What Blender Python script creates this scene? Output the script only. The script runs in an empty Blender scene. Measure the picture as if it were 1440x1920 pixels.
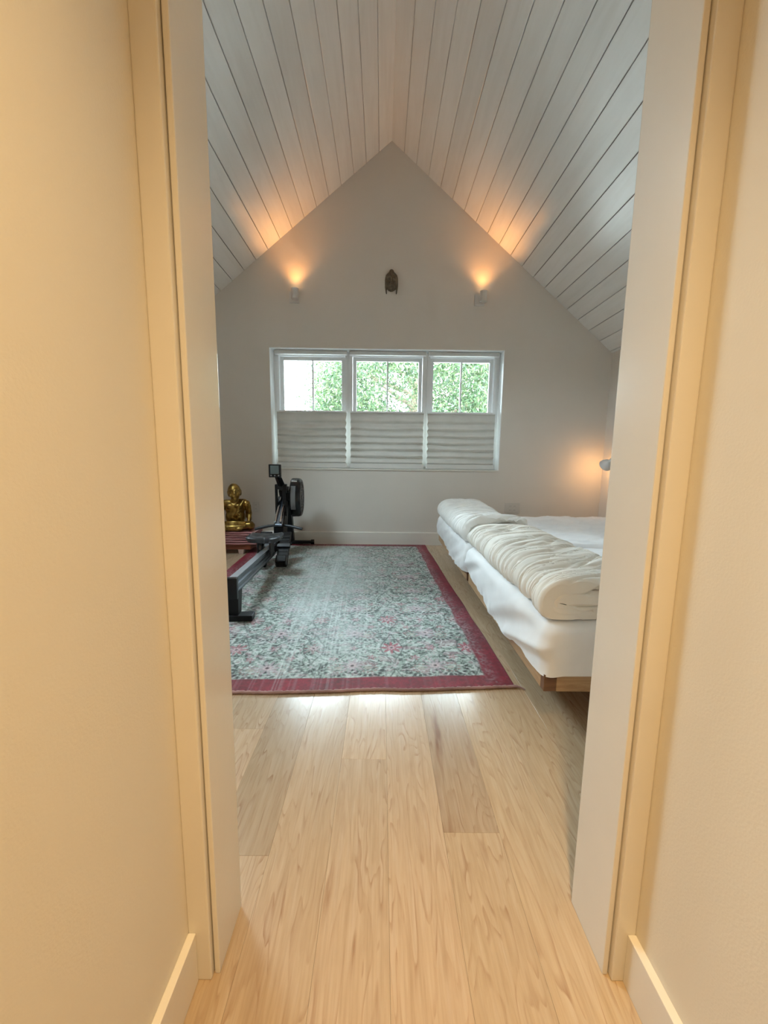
import bpy, bmesh, math, random
import numpy as np
from mathutils import Vector, Matrix

random.seed(7)
S = bpy.context.scene
COL = S.collection
R = math.radians

# ------------------------------------------------------------------ camera
cam_d = bpy.data.cameras.new('camera')
cam = bpy.data.objects.new('camera', cam_d)
COL.objects.link(cam)
cam_d.sensor_fit = 'HORIZONTAL'
cam_d.sensor_width = 36.0
cam_d.lens = 36.0 * 740.0 / 1440.0
cam_d.clip_start = 0.02
cam_d.clip_end = 200
_M = (Matrix.Rotation(-math.atan(5 / 740.0), 4, 'Z') @
      Matrix.Rotation(math.pi / 2 - math.atan(102 / 740.0), 4, 'X') @
      Matrix.Rotation(0.012, 4, 'Z'))
cam.matrix_world = Matrix.Translation((0, 0, 0.97)) @ _M
S.camera = cam

# ------------------------------------------------------------------ colour management
S.view_settings.view_transform = 'Standard'
S.view_settings.look = 'None'
S.view_settings.gamma = 1.0
S.view_settings.exposure = 0.0
S.view_settings.use_curve_mapping = False
S.cycles.max_bounces = 10
S.cycles.diffuse_bounces = 7
S.cycles.transparent_max_bounces = 12

# ------------------------------------------------------------------ sky
W = bpy.data.worlds.new('sky')
S.world = W
W.use_nodes = True
_bg = W.node_tree.nodes['Background']
_bg.inputs['Color'].default_value = (0.76, 0.89, 1.0, 1)
_bg.inputs['Strength'].default_value = 38.0

# ------------------------------------------------------------------ sun (from behind the house, on the trees)
def light(name, kind, loc, energy, color, rot=(0, 0, 0), **kw):
    d = bpy.data.lights.new(name, kind)
    d.energy = energy
    d.color = color
    for k, v in kw.items():
        setattr(d, k, v)
    o = bpy.data.objects.new(name, d)
    COL.objects.link(o)
    o.location = loc
    o.rotation_euler = rot
    return o

light('sun', 'SUN', (0, -5, 20), 7.0, (1.0, 0.95, 0.85), (R(55), 0, R(60)), angle=R(1.0))

# window portals (guide sky light through the openings)
def portal(name, loc, rot, sx, sy):
    o = light(name, 'AREA', loc, 1, (1, 1, 1), rot, shape='RECTANGLE', size=sx, size_y=sy)
    o.data.cycles.is_portal = True
portal('sky_portal_back', (0.04, 4.62, 1.47), (R(-90), 0, 0), 2.5, 1.28)
portal('sky_portal_roof', (-1.80, 2.475, 2.70), (0, R(-38.9), 0), 0.80, 0.94)

# hallway ceiling lamp (warm)
HALL = (1.0, 0.695, 0.335)
light('hall_downlight', 'SPOT', (0.09, -0.10, 2.40), 180.0, HALL, (0, 0, 0), spot_size=R(90), spot_blend=1.0, shadow_soft_size=0.05)

# ------------------------------------------------------------------ material helpers
def new_mat(name):
    m = bpy.data.materials.new(name)
    m.use_nodes = True
    nt = m.node_tree
    nt.nodes.clear()
    out = nt.nodes.new('ShaderNodeOutputMaterial')
    b = nt.nodes.new('ShaderNodeBsdfPrincipled')
    nt.links.new(b.outputs[0], out.inputs[0])
    return m, nt, b, out

def nd(nt, typ, **kw):
    n = nt.nodes.new(typ)
    for k, v in kw.items():
        if k.startswith('i_'):
            n.inputs[k[2:].replace('_', ' ')].default_value = v
        else:
            setattr(n, k, v)
    return n

def ramp(nt, src, stops):
    r = nt.nodes.new('ShaderNodeValToRGB')
    el = r.color_ramp.elements
    while len(el) < len(stops):
        el.new(0.5)
    for e, (p, c) in zip(el, stops):
        e.position = p
        e.color = (*c, 1) if len(c) == 3 else c
    nt.links.new(src, r.inputs[0])
    return r.outputs[0]

def srgb(*c):
    return tuple(((v / 255) / 12.92 if v / 255 <= 0.04045 else ((v / 255 + 0.055) / 1.055) ** 2.4) for v in c)

def plain(name, col, rough=0.5, metal=0.0, noise=0.06, scale=12.0, bump=0.0, bscale=200.0, coat=0.0, spec=0.5, stretch=(1, 1, 1)):
    m, nt, b, out = new_mat(name)
    tc = nd(nt, 'ShaderNodeTexCoord')
    mp = nd(nt, 'ShaderNodeMapping')
    mp.inputs['Scale'].default_value = stretch
    nt.links.new(tc.outputs['Object'], mp.inputs[0])
    n = nd(nt, 'ShaderNodeTexNoise', i_Scale=scale, i_Detail=4.0)
    nt.links.new(mp.outputs[0], n.inputs['Vector'])
    lo = tuple(max(0, c * (1 - noise)) for c in col)
    hi = tuple(min(1, c * (1 + noise)) for c in col)
    nt.links.new(ramp(nt, n.outputs[0], [(0.3, lo), (0.7, hi)]), b.inputs['Base Color'])
    b.inputs['Roughness'].default_value = rough
    b.inputs['Metallic'].default_value = metal
    b.inputs['Coat Weight'].default_value = coat
    b.inputs['Specular IOR Level'].default_value = spec
    if bump:
        n2 = nd(nt, 'ShaderNodeTexNoise', i_Scale=bscale, i_Detail=2.0)
        nt.links.new(mp.outputs[0], n2.inputs['Vector'])
        bp = nd(nt, 'ShaderNodeBump', i_Strength=bump, i_Distance=0.002)
        nt.links.new(n2.outputs[0], bp.inputs['Height'])
        nt.links.new(bp.outputs[0], b.inputs['Normal'])
    return m

def emit(name, col, strength):
    m = bpy.data.materials.new(name)
    m.use_nodes = True
    nt = m.node_tree
    nt.nodes.clear()
    out = nt.nodes.new('ShaderNodeOutputMaterial')
    e = nt.nodes.new('ShaderNodeEmission')
    e.inputs[0].default_value = (*col, 1)
    e.inputs[1].default_value = strength
    nt.links.new(e.outputs[0], out.inputs[0])
    return m

M = {}
M['paint'] = plain('wall_paint', (0.72, 0.665, 0.605), 0.75, noise=0.015, scale=3, bump=0.25, bscale=260)
M['hall_paint'] = plain('hall_paint', (0.74, 0.69, 0.60), 0.7, noise=0.015, scale=3, bump=0.14, bscale=260)
M['trim'] = plain('trim_paint', (0.76, 0.72, 0.655), 0.21, noise=0.012, scale=6, bump=0.05, bscale=90)
M['white'] = plain('window_white', (0.88, 0.89, 0.90), 0.35, noise=0.01)
M['shade_rail'] = plain('shade_rail', (0.72, 0.71, 0.69), 0.4, noise=0.02)
M['white_metal'] = plain('white_lamp_metal', (0.72, 0.70, 0.68), 0.4, noise=0.02)
M['plate'] = plain('outlet_plate', (0.64, 0.60, 0.55), 0.4, noise=0.01)
M['hole'] = plain('outlet_hole', (0.05, 0.05, 0.05), 0.6)
M['black'] = plain('black_powder_coat', (0.006, 0.006, 0.007), 0.42, spec=0.3, bump=0.15, bscale=600)
M['black_plastic'] = plain('black_plastic', (0.008, 0.0085, 0.010), 0.24, spec=0.4, noise=0.05)
M['seat_plastic'] = plain('seat_plastic', (0.035, 0.038, 0.045), 0.32, noise=0.08, bump=0.1, bscale=500)
M['aluminium'] = plain('rail_aluminium', (0.62, 0.65, 0.70), 0.36, 0.9, noise=0.05, scale=30, stretch=(1, 0.05, 1))
M['dark_alu'] = plain('rail_dark_aluminium', (0.26, 0.29, 0.34), 0.26, 0.95, noise=0.08, scale=30, stretch=(1, 0.05, 1))
M['chrome'] = plain('chrome', (0.75, 0.77, 0.80), 0.12, 1.0, noise=0.02)
M['grey_mesh'] = plain('grey_vent', (0.16, 0.16, 0.165), 0.6, 0.2, noise=0.2, scale=400)
M['lcd'] = plain('lcd_grey', (0.10, 0.12, 0.115), 0.25, noise=0.03)
M['gold'] = plain('antique_gold', (0.33, 0.21, 0.06), 0.33, 1.0, noise=0.5, scale=26, bump=0.25, bscale=60)
M['bronze'] = plain('weathered_bronze', (0.135, 0.108, 0.075), 0.55, 0.25, noise=0.4, scale=45, bump=0.5, bscale=120)
M['stool_wood'] = plain('red_stained_wood', (0.20, 0.055, 0.025), 0.45, noise=0.3, scale=10, stretch=(0.2, 1, 1))
M['stool_leg'] = plain('pale_wood_foot', (0.50, 0.36, 0.30), 0.5, noise=0.1)
M['bark'] = plain('bark', (0.12, 0.09, 0.06), 0.9, noise=0.3, scale=8, bump=0.5, bscale=30)
M['gravel'] = plain('bounce_gravel', (0.52, 0.51, 0.48), 0.9, noise=0.15, scale=6)  # unseen ground, made pale to bounce sky light up to the ceiling
M['bulb'] = emit('warm_bulb', (1.0, 0.62, 0.28), 30.0)
M['plaster'] = plain('hall_ceiling_plaster', (0.74, 0.72, 0.68), 0.8, noise=0.01)
M['siding'] = plain('house_siding', (0.6, 0.6, 0.58), 0.7, noise=0.03)

# glass: see-through pane with a faint reflection
def glass_mat():
    m = bpy.data.materials.new('window_glass')
    m.use_nodes = True
    nt = m.node_tree
    nt.nodes.clear()
    out = nt.nodes.new('ShaderNodeOutputMaterial')
    t = nd(nt, 'ShaderNodeBsdfTransparent')
    t.inputs[0].default_value = (0.95, 0.985, 0.97, 1)
    g = nd(nt, 'ShaderNodeBsdfGlossy', i_Roughness=0.02)
    fr = nd(nt, 'ShaderNodeFresnel', i_IOR=1.45)
    mx = nd(nt, 'ShaderNodeMixShader')
    nt.links.new(fr.outputs[0], mx.inputs[0])
    nt.links.new(t.outputs[0], mx.inputs[1])
    nt.links.new(g.outputs[0], mx.inputs[2])
    nt.links.new(mx.outputs[0], out.inputs[0])
    return m
M['glass'] = glass_mat()

# cloth: diffuse with sheen, fine weave bump
def cloth(name, col, trans=0.0, rough=0.9, sheen=0.15, wscale=900, bump=0.12, noise=0.04):
    m, nt, b, out = new_mat(name)
    tc = nd(nt, 'ShaderNodeTexCoord')
    n = nd(nt, 'ShaderNodeTexNoise', i_Scale=7.0, i_Detail=3.0)
    nt.links.new(tc.outputs['Object'], n.inputs['Vector'])
    lo = tuple(c * (1 - noise) for c in col)
    hi = tuple(min(1, c * (1 + noise)) for c in col)
    cc = ramp(nt, n.outputs[0], [(0.3, lo), (0.7, hi)])
    nt.links.new(cc, b.inputs['Base Color'])
    b.inputs['Roughness'].default_value = rough
    b.inputs['Sheen Weight'].default_value = sheen
    b.inputs['Specular IOR Level'].default_value = 0.2
    n2 = nd(nt, 'ShaderNodeTexNoise', i_Scale=wscale, i_Detail=1.0)
    nt.links.new(tc.outputs['Object'], n2.inputs['Vector'])
    bp = nd(nt, 'ShaderNodeBump', i_Strength=bump, i_Distance=0.001)
    nt.links.new(n2.outputs[0], bp.inputs['Height'])
    nt.links.new(bp.outputs[0], b.inputs['Normal'])
    if trans:
        t = nd(nt, 'ShaderNodeBsdfTranslucent')
        nt.links.new(cc, t.inputs[0])
        mx = nd(nt, 'ShaderNodeMixShader')
        mx.inputs[0].default_value = trans
        nt.links.new(b.outputs[0], mx.inputs[1])
        nt.links.new(t.outputs[0], mx.inputs[2])
        nt.links.new(mx.outputs[0], out.inputs[0])
    return m
M['sheet'] = cloth('white_cotton_sheet', (0.90, 0.90, 0.91))
M['duvet'] = cloth('cream_cotton_duvet', (0.87, 0.83, 0.76))
M['duvet_white'] = cloth('daylit_cotton_duvet', (0.89, 0.88, 0.85))  # paler copy of the cream duvet, window light put into the colour
M['ticking'] = cloth('mattress_ticking', (0.62, 0.60, 0.57))
M['shade'] = cloth('shade_fabric', (0.66, 0.64, 0.60), trans=0.018, bump=0.3, wscale=500)
M['fringe'] = cloth('rug_fringe', (0.40, 0.25, 0.24), noise=0.3, bump=0.5, wscale=300)

# whitewashed ceiling boards: each board its own grain
def board_mat():
    m, nt, b, out = new_mat('whitewashed_pine')
    tc = nd(nt, 'ShaderNodeTexCoord')
    oi = nd(nt, 'ShaderNodeObjectInfo')
    mp = nd(nt, 'ShaderNodeMapping')
    mp.inputs['Scale'].default_value = (9, 0.9, 9)
    nt.links.new(tc.outputs['Object'], mp.inputs[0])
    cb = nd(nt, 'ShaderNodeCombineXYZ')
    mul = nd(nt, 'ShaderNodeMath', operation='MULTIPLY')
    mul.inputs[1].default_value = 57.0
    nt.links.new(oi.outputs['Random'], mul.inputs[0])
    for i in range(3):
        nt.links.new(mul.outputs[0], cb.inputs[i])
    nt.links.new(cb.outputs[0], mp.inputs['Location'])
    n = nd(nt, 'ShaderNodeTexNoise', i_Scale=1.6, i_Detail=6.0, i_Roughness=0.62, i_Distortion=0.6)
    nt.links.new(mp.outputs[0], n.inputs['Vector'])
    c1 = ramp(nt, n.outputs[0], [(0.25, (0.77, 0.755, 0.735)), (0.52, (0.83, 0.82, 0.805)), (0.78, (0.865, 0.86, 0.85))])
    hs = nd(nt, 'ShaderNodeHueSaturation')
    mr = nd(nt, 'ShaderNodeMapRange')
    mr.inputs['To Min'].default_value = 0.95
    mr.inputs['To Max'].default_value = 1.03
    nt.links.new(oi.outputs['Random'], mr.inputs[0])
    nt.links.new(mr.outputs[0], hs.inputs['Value'])
    nt.links.new(c1, hs.inputs['Color'])
    nt.links.new(hs.outputs[0], b.inputs['Base Color'])
    b.inputs['Roughness'].default_value = 0.36
    b.inputs['Specular IOR Level'].default_value = 0.55
    b.inputs['Coat Weight'].default_value = 0.5
    b.inputs['Coat Roughness'].default_value = 0.27
    return m
M['board'] = board_mat()
M['deck'] = plain('roof_deck', (0.10, 0.09, 0.08), 0.9)

# maple floor planks: straight and cathedral grain, tinted plank by plank
def maple_mat():
    m, nt, b, out = new_mat('maple_plank')
    tc = nd(nt, 'ShaderNodeTexCoord')
    oi = nd(nt, 'ShaderNodeObjectInfo')
    mul = nd(nt, 'ShaderNodeMath', operation='MULTIPLY')
    mul.inputs[1].default_value = 91.0
    nt.links.new(oi.outputs['Random'], mul.inputs[0])
    cb = nd(nt, 'ShaderNodeCombineXYZ')
    nt.links.new(mul.outputs[0], cb.inputs[1])
    nt.links.new(mul.outputs[0], cb.inputs[2])
    add = nd(nt, 'ShaderNodeVectorMath', operation='ADD')
    nt.links.new(tc.outputs['Object'], add.inputs[0])
    nt.links.new(cb.outputs[0], add.inputs[1])
    # broad figure
    mp = nd(nt, 'ShaderNodeMapping')
    mp.inputs['Scale'].default_value = (7.0, 1.1, 1.0)
    nt.links.new(add.outputs[0], mp.inputs[0])
    n1 = nd(nt, 'ShaderNodeTexNoise', i_Scale=1.3, i_Detail=3.0, i_Roughness=0.5, i_Distortion=0.4)
    nt.links.new(mp.outputs[0], n1.inputs['Vector'])
    # contour lines of the broad figure = growth rings
    mm = nd(nt, 'ShaderNodeMath', operation='MULTIPLY')
    mm.inputs[1].default_value = 17.0
    nt.links.new(n1.outputs[0], mm.inputs[0])
    fr = nd(nt, 'ShaderNodeMath', operation='FRACT')
    nt.links.new(mm.outputs[0], fr.inputs[0])
    rings = ramp(nt, fr.outputs[0], [(0.0, (0, 0, 0)), (0.62, (0.05, 0.05, 0.05)), (0.93, (0.80, 0.80, 0.80)), (1.0, (0, 0, 0))])
    # the ring lines break up
    mp2 = nd(nt, 'ShaderNodeMapping')
    mp2.inputs['Scale'].default_value = (30.0, 2.6, 1.0)
    nt.links.new(add.outputs[0], mp2.inputs[0])
    n2 = nd(nt, 'ShaderNodeTexNoise', i_Scale=2.2, i_Detail=5.0, i_Roughness=0.65)
    nt.links.new(mp2.outputs[0], n2.inputs['Vector'])
    brk = ramp(nt, n2.outputs[0], [(0.42, (0, 0, 0)), (0.66, (1, 1, 1))])
    rm = nd(nt, 'ShaderNodeMix', data_type='RGBA', blend_type='MULTIPLY')
    rm.inputs[0].default_value = 1.0
    nt.links.new(rings, rm.inputs[6])
    nt.links.new(brk, rm.inputs[7])
    mpf = nd(nt, 'ShaderNodeMapping')
    mpf.inputs['Scale'].default_value = (110.0, 3.5, 1.0)
    nt.links.new(add.outputs[0], mpf.inputs[0])
    nf = nd(nt, 'ShaderNodeTexNoise', i_Scale=1.6, i_Detail=4.0, i_Roughness=0.6, i_Distortion=0.3)
    nt.links.new(mpf.outputs[0], nf.inputs['Vector'])
    fine = ramp(nt, nf.outputs[0], [(0.34, (0.90, 0.88, 0.86)), (0.50, (0.985, 0.98, 0.98)), (0.68, (1.03, 1.03, 1.03))])
    base0 = ramp(nt, n2.outputs[0], [(0.25, (0.455, 0.325, 0.205)), (0.5, (0.515, 0.385, 0.255)), (0.75, (0.555, 0.43, 0.305))])
    bm_ = nd(nt, 'ShaderNodeMix', data_type='RGBA', blend_type='MULTIPLY')
    bm_.inputs[0].default_value = 1.0
    nt.links.new(base0, bm_.inputs[6])
    nt.links.new(fine, bm_.inputs[7])
    base = bm_.outputs[2]
    mixr = nd(nt, 'ShaderNodeMix', data_type='RGBA')
    nt.links.new(rm.outputs[2], mixr.inputs[0])
    nt.links.new(base, mixr.inputs[6])
    mixr.inputs[7].default_value = (0.30, 0.165, 0.085, 1)
    # mineral streaks / heartwood, driven by the plank colour's alpha
    mp3 = nd(nt, 'ShaderNodeMapping')
    mp3.inputs['Scale'].default_value = (11.0, 1.8, 1.0)
    nt.links.new(add.outputs[0], mp3.inputs[0])
    n3 = nd(nt, 'ShaderNodeTexNoise', i_Scale=1.2, i_Detail=2.0, i_Distortion=1.2)
    nt.links.new(mp3.outputs[0], n3.inputs['Vector'])
    hk = ramp(nt, n3.outputs[0], [(0.56, (0, 0, 0)), (0.74, (1, 1, 1))])
    ia = nd(nt, 'ShaderNodeMath', operation='SUBTRACT')
    ia.inputs[0].default_value = 1.0
    nt.links.new(oi.outputs['Alpha'], ia.inputs[1])
    hm = nd(nt, 'ShaderNodeMath', operation='MULTIPLY')
    nt.links.new(hk, hm.inputs[0])
    nt.links.new(ia.outputs[0], hm.inputs[1])
    mixh = nd(nt, 'ShaderNodeMix', data_type='RGBA')
    nt.links.new(hm.outputs[0], mixh.inputs[0])
    nt.links.new(mixr.outputs[2], mixh.inputs[6])
    mixh.inputs[7].default_value = (0.27, 0.14, 0.075, 1)
    tint = nd(nt, 'ShaderNodeMix', data_type='RGBA', blend_type='MULTIPLY')
    tint.inputs[0].default_value = 1.0
    nt.links.new(mixh.outputs[2], tint.inputs[6])
    nt.links.new(oi.outputs['Color'], tint.inputs[7])
    nt.links.new(tint.outputs[2], b.inputs['Base Color'])
    b.inputs['Roughness'].default_value = 0.25
    b.inputs['Coat Weight'].default_value = 0.35
    b.inputs['Coat Roughness'].default_value = 0.16
    b.inputs['Specular IOR Level'].default_value = 0.5
    bp = nd(nt, 'ShaderNodeBump', i_Strength=0.08, i_Distance=0.001)
    nt.links.new(n2.outputs[0], bp.inputs['Height'])
    nt.links.new(bp.outputs[0], b.inputs['Normal'])
    return m
M['maple'] = maple_mat()
M['subfloor'] = plain('subfloor', (0.12, 0.08, 0.05), 0.9)

def oak_mat(name, dark, mid, lite):
    m, nt, b, out = new_mat(name)
    tc = nd(nt, 'ShaderNodeTexCoord')
    mp = nd(nt, 'ShaderNodeMapping')
    mp.inputs['Scale'].default_value = (2.5, 2.5, 26)
    nt.links.new(tc.outputs['Object'], mp.inputs[0])
    n = nd(nt, 'ShaderNodeTexNoise', i_Scale=1.5, i_Detail=6.0, i_Roughness=0.6, i_Distortion=0.5)
    nt.links.new(mp.outputs[0], n.inputs['Vector'])
    nt.links.new(ramp(nt, n.outputs[0], [(0.3, dark), (0.5, mid), (0.7, lite)]), b.inputs['Base Color'])
    b.inputs['Roughness'].default_value = 0.45
    return m
M['bed_wood'] = oak_mat('bed_oak', (0.36, 0.21, 0.10), (0.50, 0.32, 0.17), (0.58, 0.39, 0.23))
M['bed_post'] = oak_mat('bed_walnut', (0.13, 0.06, 0.03), (0.20, 0.10, 0.05), (0.26, 0.14, 0.07))
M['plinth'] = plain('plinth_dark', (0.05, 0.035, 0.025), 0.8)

def striped_cloth():
    m, nt, b, out = new_mat('striped_red_textile')
    tc = nd(nt, 'ShaderNodeTexCoord')
    sx = nd(nt, 'ShaderNodeSeparateXYZ')
    nt.links.new(tc.outputs['Object'], sx.inputs[0])
    wv = nd(nt, 'ShaderNodeTexWave', bands_direction='Z', i_Scale=13.0, i_Distortion=1.0, i_Detail=2.0)
    nt.links.new(tc.outputs['Object'], wv.inputs[0])
    cc = ramp(nt, wv.outputs[1], [(0.0, (0.14, 0.03, 0.04)), (0.35, (0.30, 0.075, 0.085)), (0.55, (0.50, 0.22, 0.22)), (0.75, (0.60, 0.36, 0.34)), (1.0, (0.36, 0.11, 0.12))])
    nt.links.new(cc, b.inputs['Base Color'])
    b.inputs['Roughness'].default_value = 0.9
    b.inputs['Sheen Weight'].default_value = 0.2
    return m
M['textile'] = striped_cloth()

def rug_mat():
    m, nt, b, out = new_mat('rug_pile')
    at = nd(nt, 'ShaderNodeAttribute', attribute_name='weave')
    tc = nd(nt, 'ShaderNodeTexCoord')
    n = nd(nt, 'ShaderNodeTexNoise', i_Scale=420.0, i_Detail=2.0)
    nt.links.new(tc.outputs['Object'], n.inputs['Vector'])
    sp = ramp(nt, n.outputs[0], [(0.3, (0.72, 0.72, 0.72)), (0.7, (1.25, 1.25, 1.25))])
    mx = nd(nt, 'ShaderNodeMix', data_type='RGBA', blend_type='MULTIPLY')
    mx.inputs[0].default_value = 0.8
    nt.links.new(at.outputs['Color'], mx.inputs[6])
    nt.links.new(sp, mx.inputs[7])
    nt.links.new(mx.outputs[2], b.inputs['Base Color'])
    b.inputs['Roughness'].default_value = 0.62
    b.inputs['Specular IOR Level'].default_value = 0.45
    b.inputs['Sheen Weight'].default_value = 0.10
    b.inputs['Sheen Roughness'].default_value = 0.4
    bp = nd(nt, 'ShaderNodeBump', i_Strength=0.5, i_Distance=0.002)
    nt.links.new(n.outputs[0], bp.inputs['Height'])
    nt.links.new(bp.outputs[0], b.inputs['Normal'])
    return m
M['rug'] = rug_mat()

def leaf_mat(name, c0, c1, c2):
    m, nt, b, out = new_mat(name)
    g = nd(nt, 'ShaderNodeNewGeometry')
    cc = ramp(nt, g.outputs['Random Per Island'], [(0.0, c0), (0.5, c1), (1.0, c2)])
    nt.links.new(cc, b.inputs['Base Color'])
    b.inputs['Roughness'].default_value = 0.5
    t = nd(nt, 'ShaderNodeBsdfTranslucent')
    nt.links.new(cc, t.inputs[0])
    mx = nd(nt, 'ShaderNodeMixShader')
    mx.inputs[0].default_value = 0.4
    nt.links.new(b.outputs[0], mx.inputs[1])
    nt.links.new(t.outputs[0], mx.inputs[2])
    nt.links.new(mx.outputs[0], out.inputs[0])
    return m
M['leaf'] = leaf_mat('tree_leaf', (0.018, 0.042, 0.016), (0.045, 0.080, 0.028), (0.12, 0.14, 0.065))
M['leaf_b'] = leaf_mat('tree_leaf_dark', (0.012, 0.032, 0.017), (0.030, 0.062, 0.028), (0.09, 0.11, 0.06))

# ------------------------------------------------------------------ object helpers
BASE = {}   # world base of each root, so that parts can be given in world coordinates

def props(o, label=None, cat=None, group=None, kind=None):
    if label: o['label'] = label
    if cat: o['category'] = cat
    if group: o['group'] = group
    if kind: o['kind'] = kind
    return o

def thing(name, loc, label, cat, group=None, rz=0.0):
    o = bpy.data.objects.new(name, None)
    o.empty_display_size = 0.1
    COL.objects.link(o)
    o.location = loc
    o.rotation_euler = (0, 0, rz)
    BASE[o.name] = Vector(loc) if rz == 0 else Vector((0, 0, 0))
    return props(o, label, cat, group)

class MB:
    """collects shapes into one bmesh"""
    def __init__(self):
        self.b = bmesh.new()
    def _add(self, verts, faces):
        vs = [self.b.verts.new(v) for v in verts]
        for f in faces:
            try:
                self.b.faces.new([vs[i] for i in f])
            except ValueError:
                pass
        return vs
    def box(self, lo, hi, bev=0.0, rot=None, piv=None):
        t = bmesh.new()
        bmesh.ops.create_cube(t, size=1.0)
        c = (Vector(lo) + Vector(hi)) / 2
        d = Vector(hi) - Vector(lo)
        for v in t.verts:
            v.co = Vector((v.co.x * d.x, v.co.y * d.y, v.co.z * d.z))
        if bev > 0:
            bmesh.ops.bevel(t, geom=list(t.edges), offset=bev, segments=2, affect='EDGES', profile=0.6)
        for v in t.verts:
            v.co += c
            if rot is not None:
                p = Vector(piv) if piv is not None else c
                v.co = rot @ (v.co - p) + p
        self.merge(t)
        return self
    def merge(self, t):
        me = bpy.data.meshes.new('tmp')
        t.to_mesh(me)
        t.free()
        self.b.from_mesh(me)
        bpy.data.meshes.remove(me)
    def cyl(self, p0, p1, r0, r1=None, seg=20, caps=True):
        r1 = r0 if r1 is None else r1
        p0, p1 = Vector(p0), Vector(p1)
        ax = (p1 - p0).normalized()
        u = ax.orthogonal().normalized()
        w = ax.cross(u)
        vs, fs = [], []
        for p, r in ((p0, r0), (p1, r1)):
            for i in range(seg):
                a = 2 * math.pi * i / seg
                vs.append(p + (u * math.cos(a) + w * math.sin(a)) * r)
        for i in range(seg):
            j = (i + 1) % seg
            fs.append((i, j, seg + j, seg + i))
        if caps:
            fs.append(tuple(reversed(range(seg))))
            fs.append(tuple(range(seg, 2 * seg)))
        self._add(vs, fs)
        return self
    def tube(self, pts, rad, seg=10, closed=False):
        pts = [Vector(p) for p in pts]
        n = len(pts)
        rr = rad if isinstance(rad, (list, tuple)) else [rad] * n
        rings = []
        u = None
        for i, p in enumerate(pts):
            a = pts[(i - 1) % n] if (i > 0 or closed) else p
            c = pts[(i + 1) % n] if (i < n - 1 or closed) else p
            t = (c - a).normalized()
            if u is None:
                u = t.orthogonal().normalized()
            u = (u - t * u.dot(t)).normalized()
            w = t.cross(u)
            rings.append([self.b.verts.new(p + (u * math.cos(2 * math.pi * k / seg) + w * math.sin(2 * math.pi * k / seg)) * rr[i]) for k in range(seg)])
        m = n if closed else n - 1
        for i in range(m):
            A, B = rings[i], rings[(i + 1) % n]
            for k in range(seg):
                self.b.faces.new((A[k], A[(k + 1) % seg], B[(k + 1) % seg], B[k]))
        if not closed:
            self.b.faces.new(list(reversed(rings[0])))
            self.b.faces.new(rings[-1])
        return self
    def ell(self, c, r, rot=None, sub=3):
        t = bmesh.new()
        bmesh.ops.create_icosphere(t, subdivisions=sub, radius=1.0)
        for v in t.verts:
            p = Vector((v.co.x * r[0], v.co.y * r[1], v.co.z * r[2]))
            if rot is not None:
                p = rot @ p
            v.co = p + Vector(c)
        self.merge(t)
        return self
    def cap(self, p0, p1, r0, r1=None):
        r1 = r0 if r1 is None else r1
        self.cyl(p0, p1, r0, r1, 14)
        self.ell(p0, (r0, r0, r0), sub=2)
        self.ell(p1, (r1, r1, r1), sub=2)
        return self
    def lathe(self, prof, origin=(0, 0, 0), axis=(0, 0, 1), seg=28):
        ax = Vector(axis).normalized()
        u = ax.orthogonal().normalized()
        w = ax.cross(u)
        o = Vector(origin)
        rings = []
        for r, h in prof:
            rings.append([self.b.verts.new(o + ax * h + (u * math.cos(2 * math.pi * k / seg) + w * math.sin(2 * math.pi * k / seg)) * r) for k in range(seg)])
        for A, B in zip(rings[:-1], rings[1:]):
            for k in range(seg):
                self.b.faces.new((A[k], A[(k + 1) % seg], B[(k + 1) % seg], B[k]))
        return self
    def prism(self, poly, axis, a, b):
        """poly: list of 2-D points; axis 'x','y' or 'z' extruded from a to b"""
        def P(p, t):
            if axis == 'y': return (p[0], t, p[1])
            if axis == 'x': return (t, p[0], p[1])
            return (p[0], p[1], t)
        n = len(poly)
        vs = [P(p, a) for p in poly] + [P(p, b) for p in poly]
        fs = [tuple(range(n)), tuple(reversed(range(n, 2 * n)))]
        for i in range(n):
            j = (i + 1) % n
            fs.append((i, n + i, n + j, j))
        self._add(vs, fs)
        return self
    def build(self, name, mat, parent=None, smooth=False, at=None):
        bmesh.ops.recalc_face_normals(self.b, faces=self.b.faces)
        off = Vector((0, 0, 0))
        if parent is not None:
            off = BASE.get(parent.name, Vector((0, 0, 0)))
        elif at is not None:
            off = Vector(at)
        if off.length:
            bmesh.ops.translate(self.b, verts=self.b.verts, vec=-off)
        me = bpy.data.meshes.new(name)
        self.b.to_mesh(me)
        self.b.free()
        return link(name, me, mat, parent, smooth, off)

def link(name, me, mat, parent=None, smooth=False, off=Vector((0, 0, 0))):
    me.materials.append(mat if not isinstance(mat, str) else M[mat])
    if smooth:
        me.polygons.foreach_set('use_smooth', [True] * len(me.polygons))
        try:
            me.set_sharp_from_angle(angle=R(42))
        except Exception:
            pass
    o = bpy.data.objects.new(name, me)
    COL.objects.link(o)
    if parent is not None:
        o.parent = parent
        BASE[o.name] = BASE.get(parent.name, Vector((0, 0, 0)))
    else:
        o.location = off
        BASE[o.name] = Vector(off)
    return o

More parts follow.
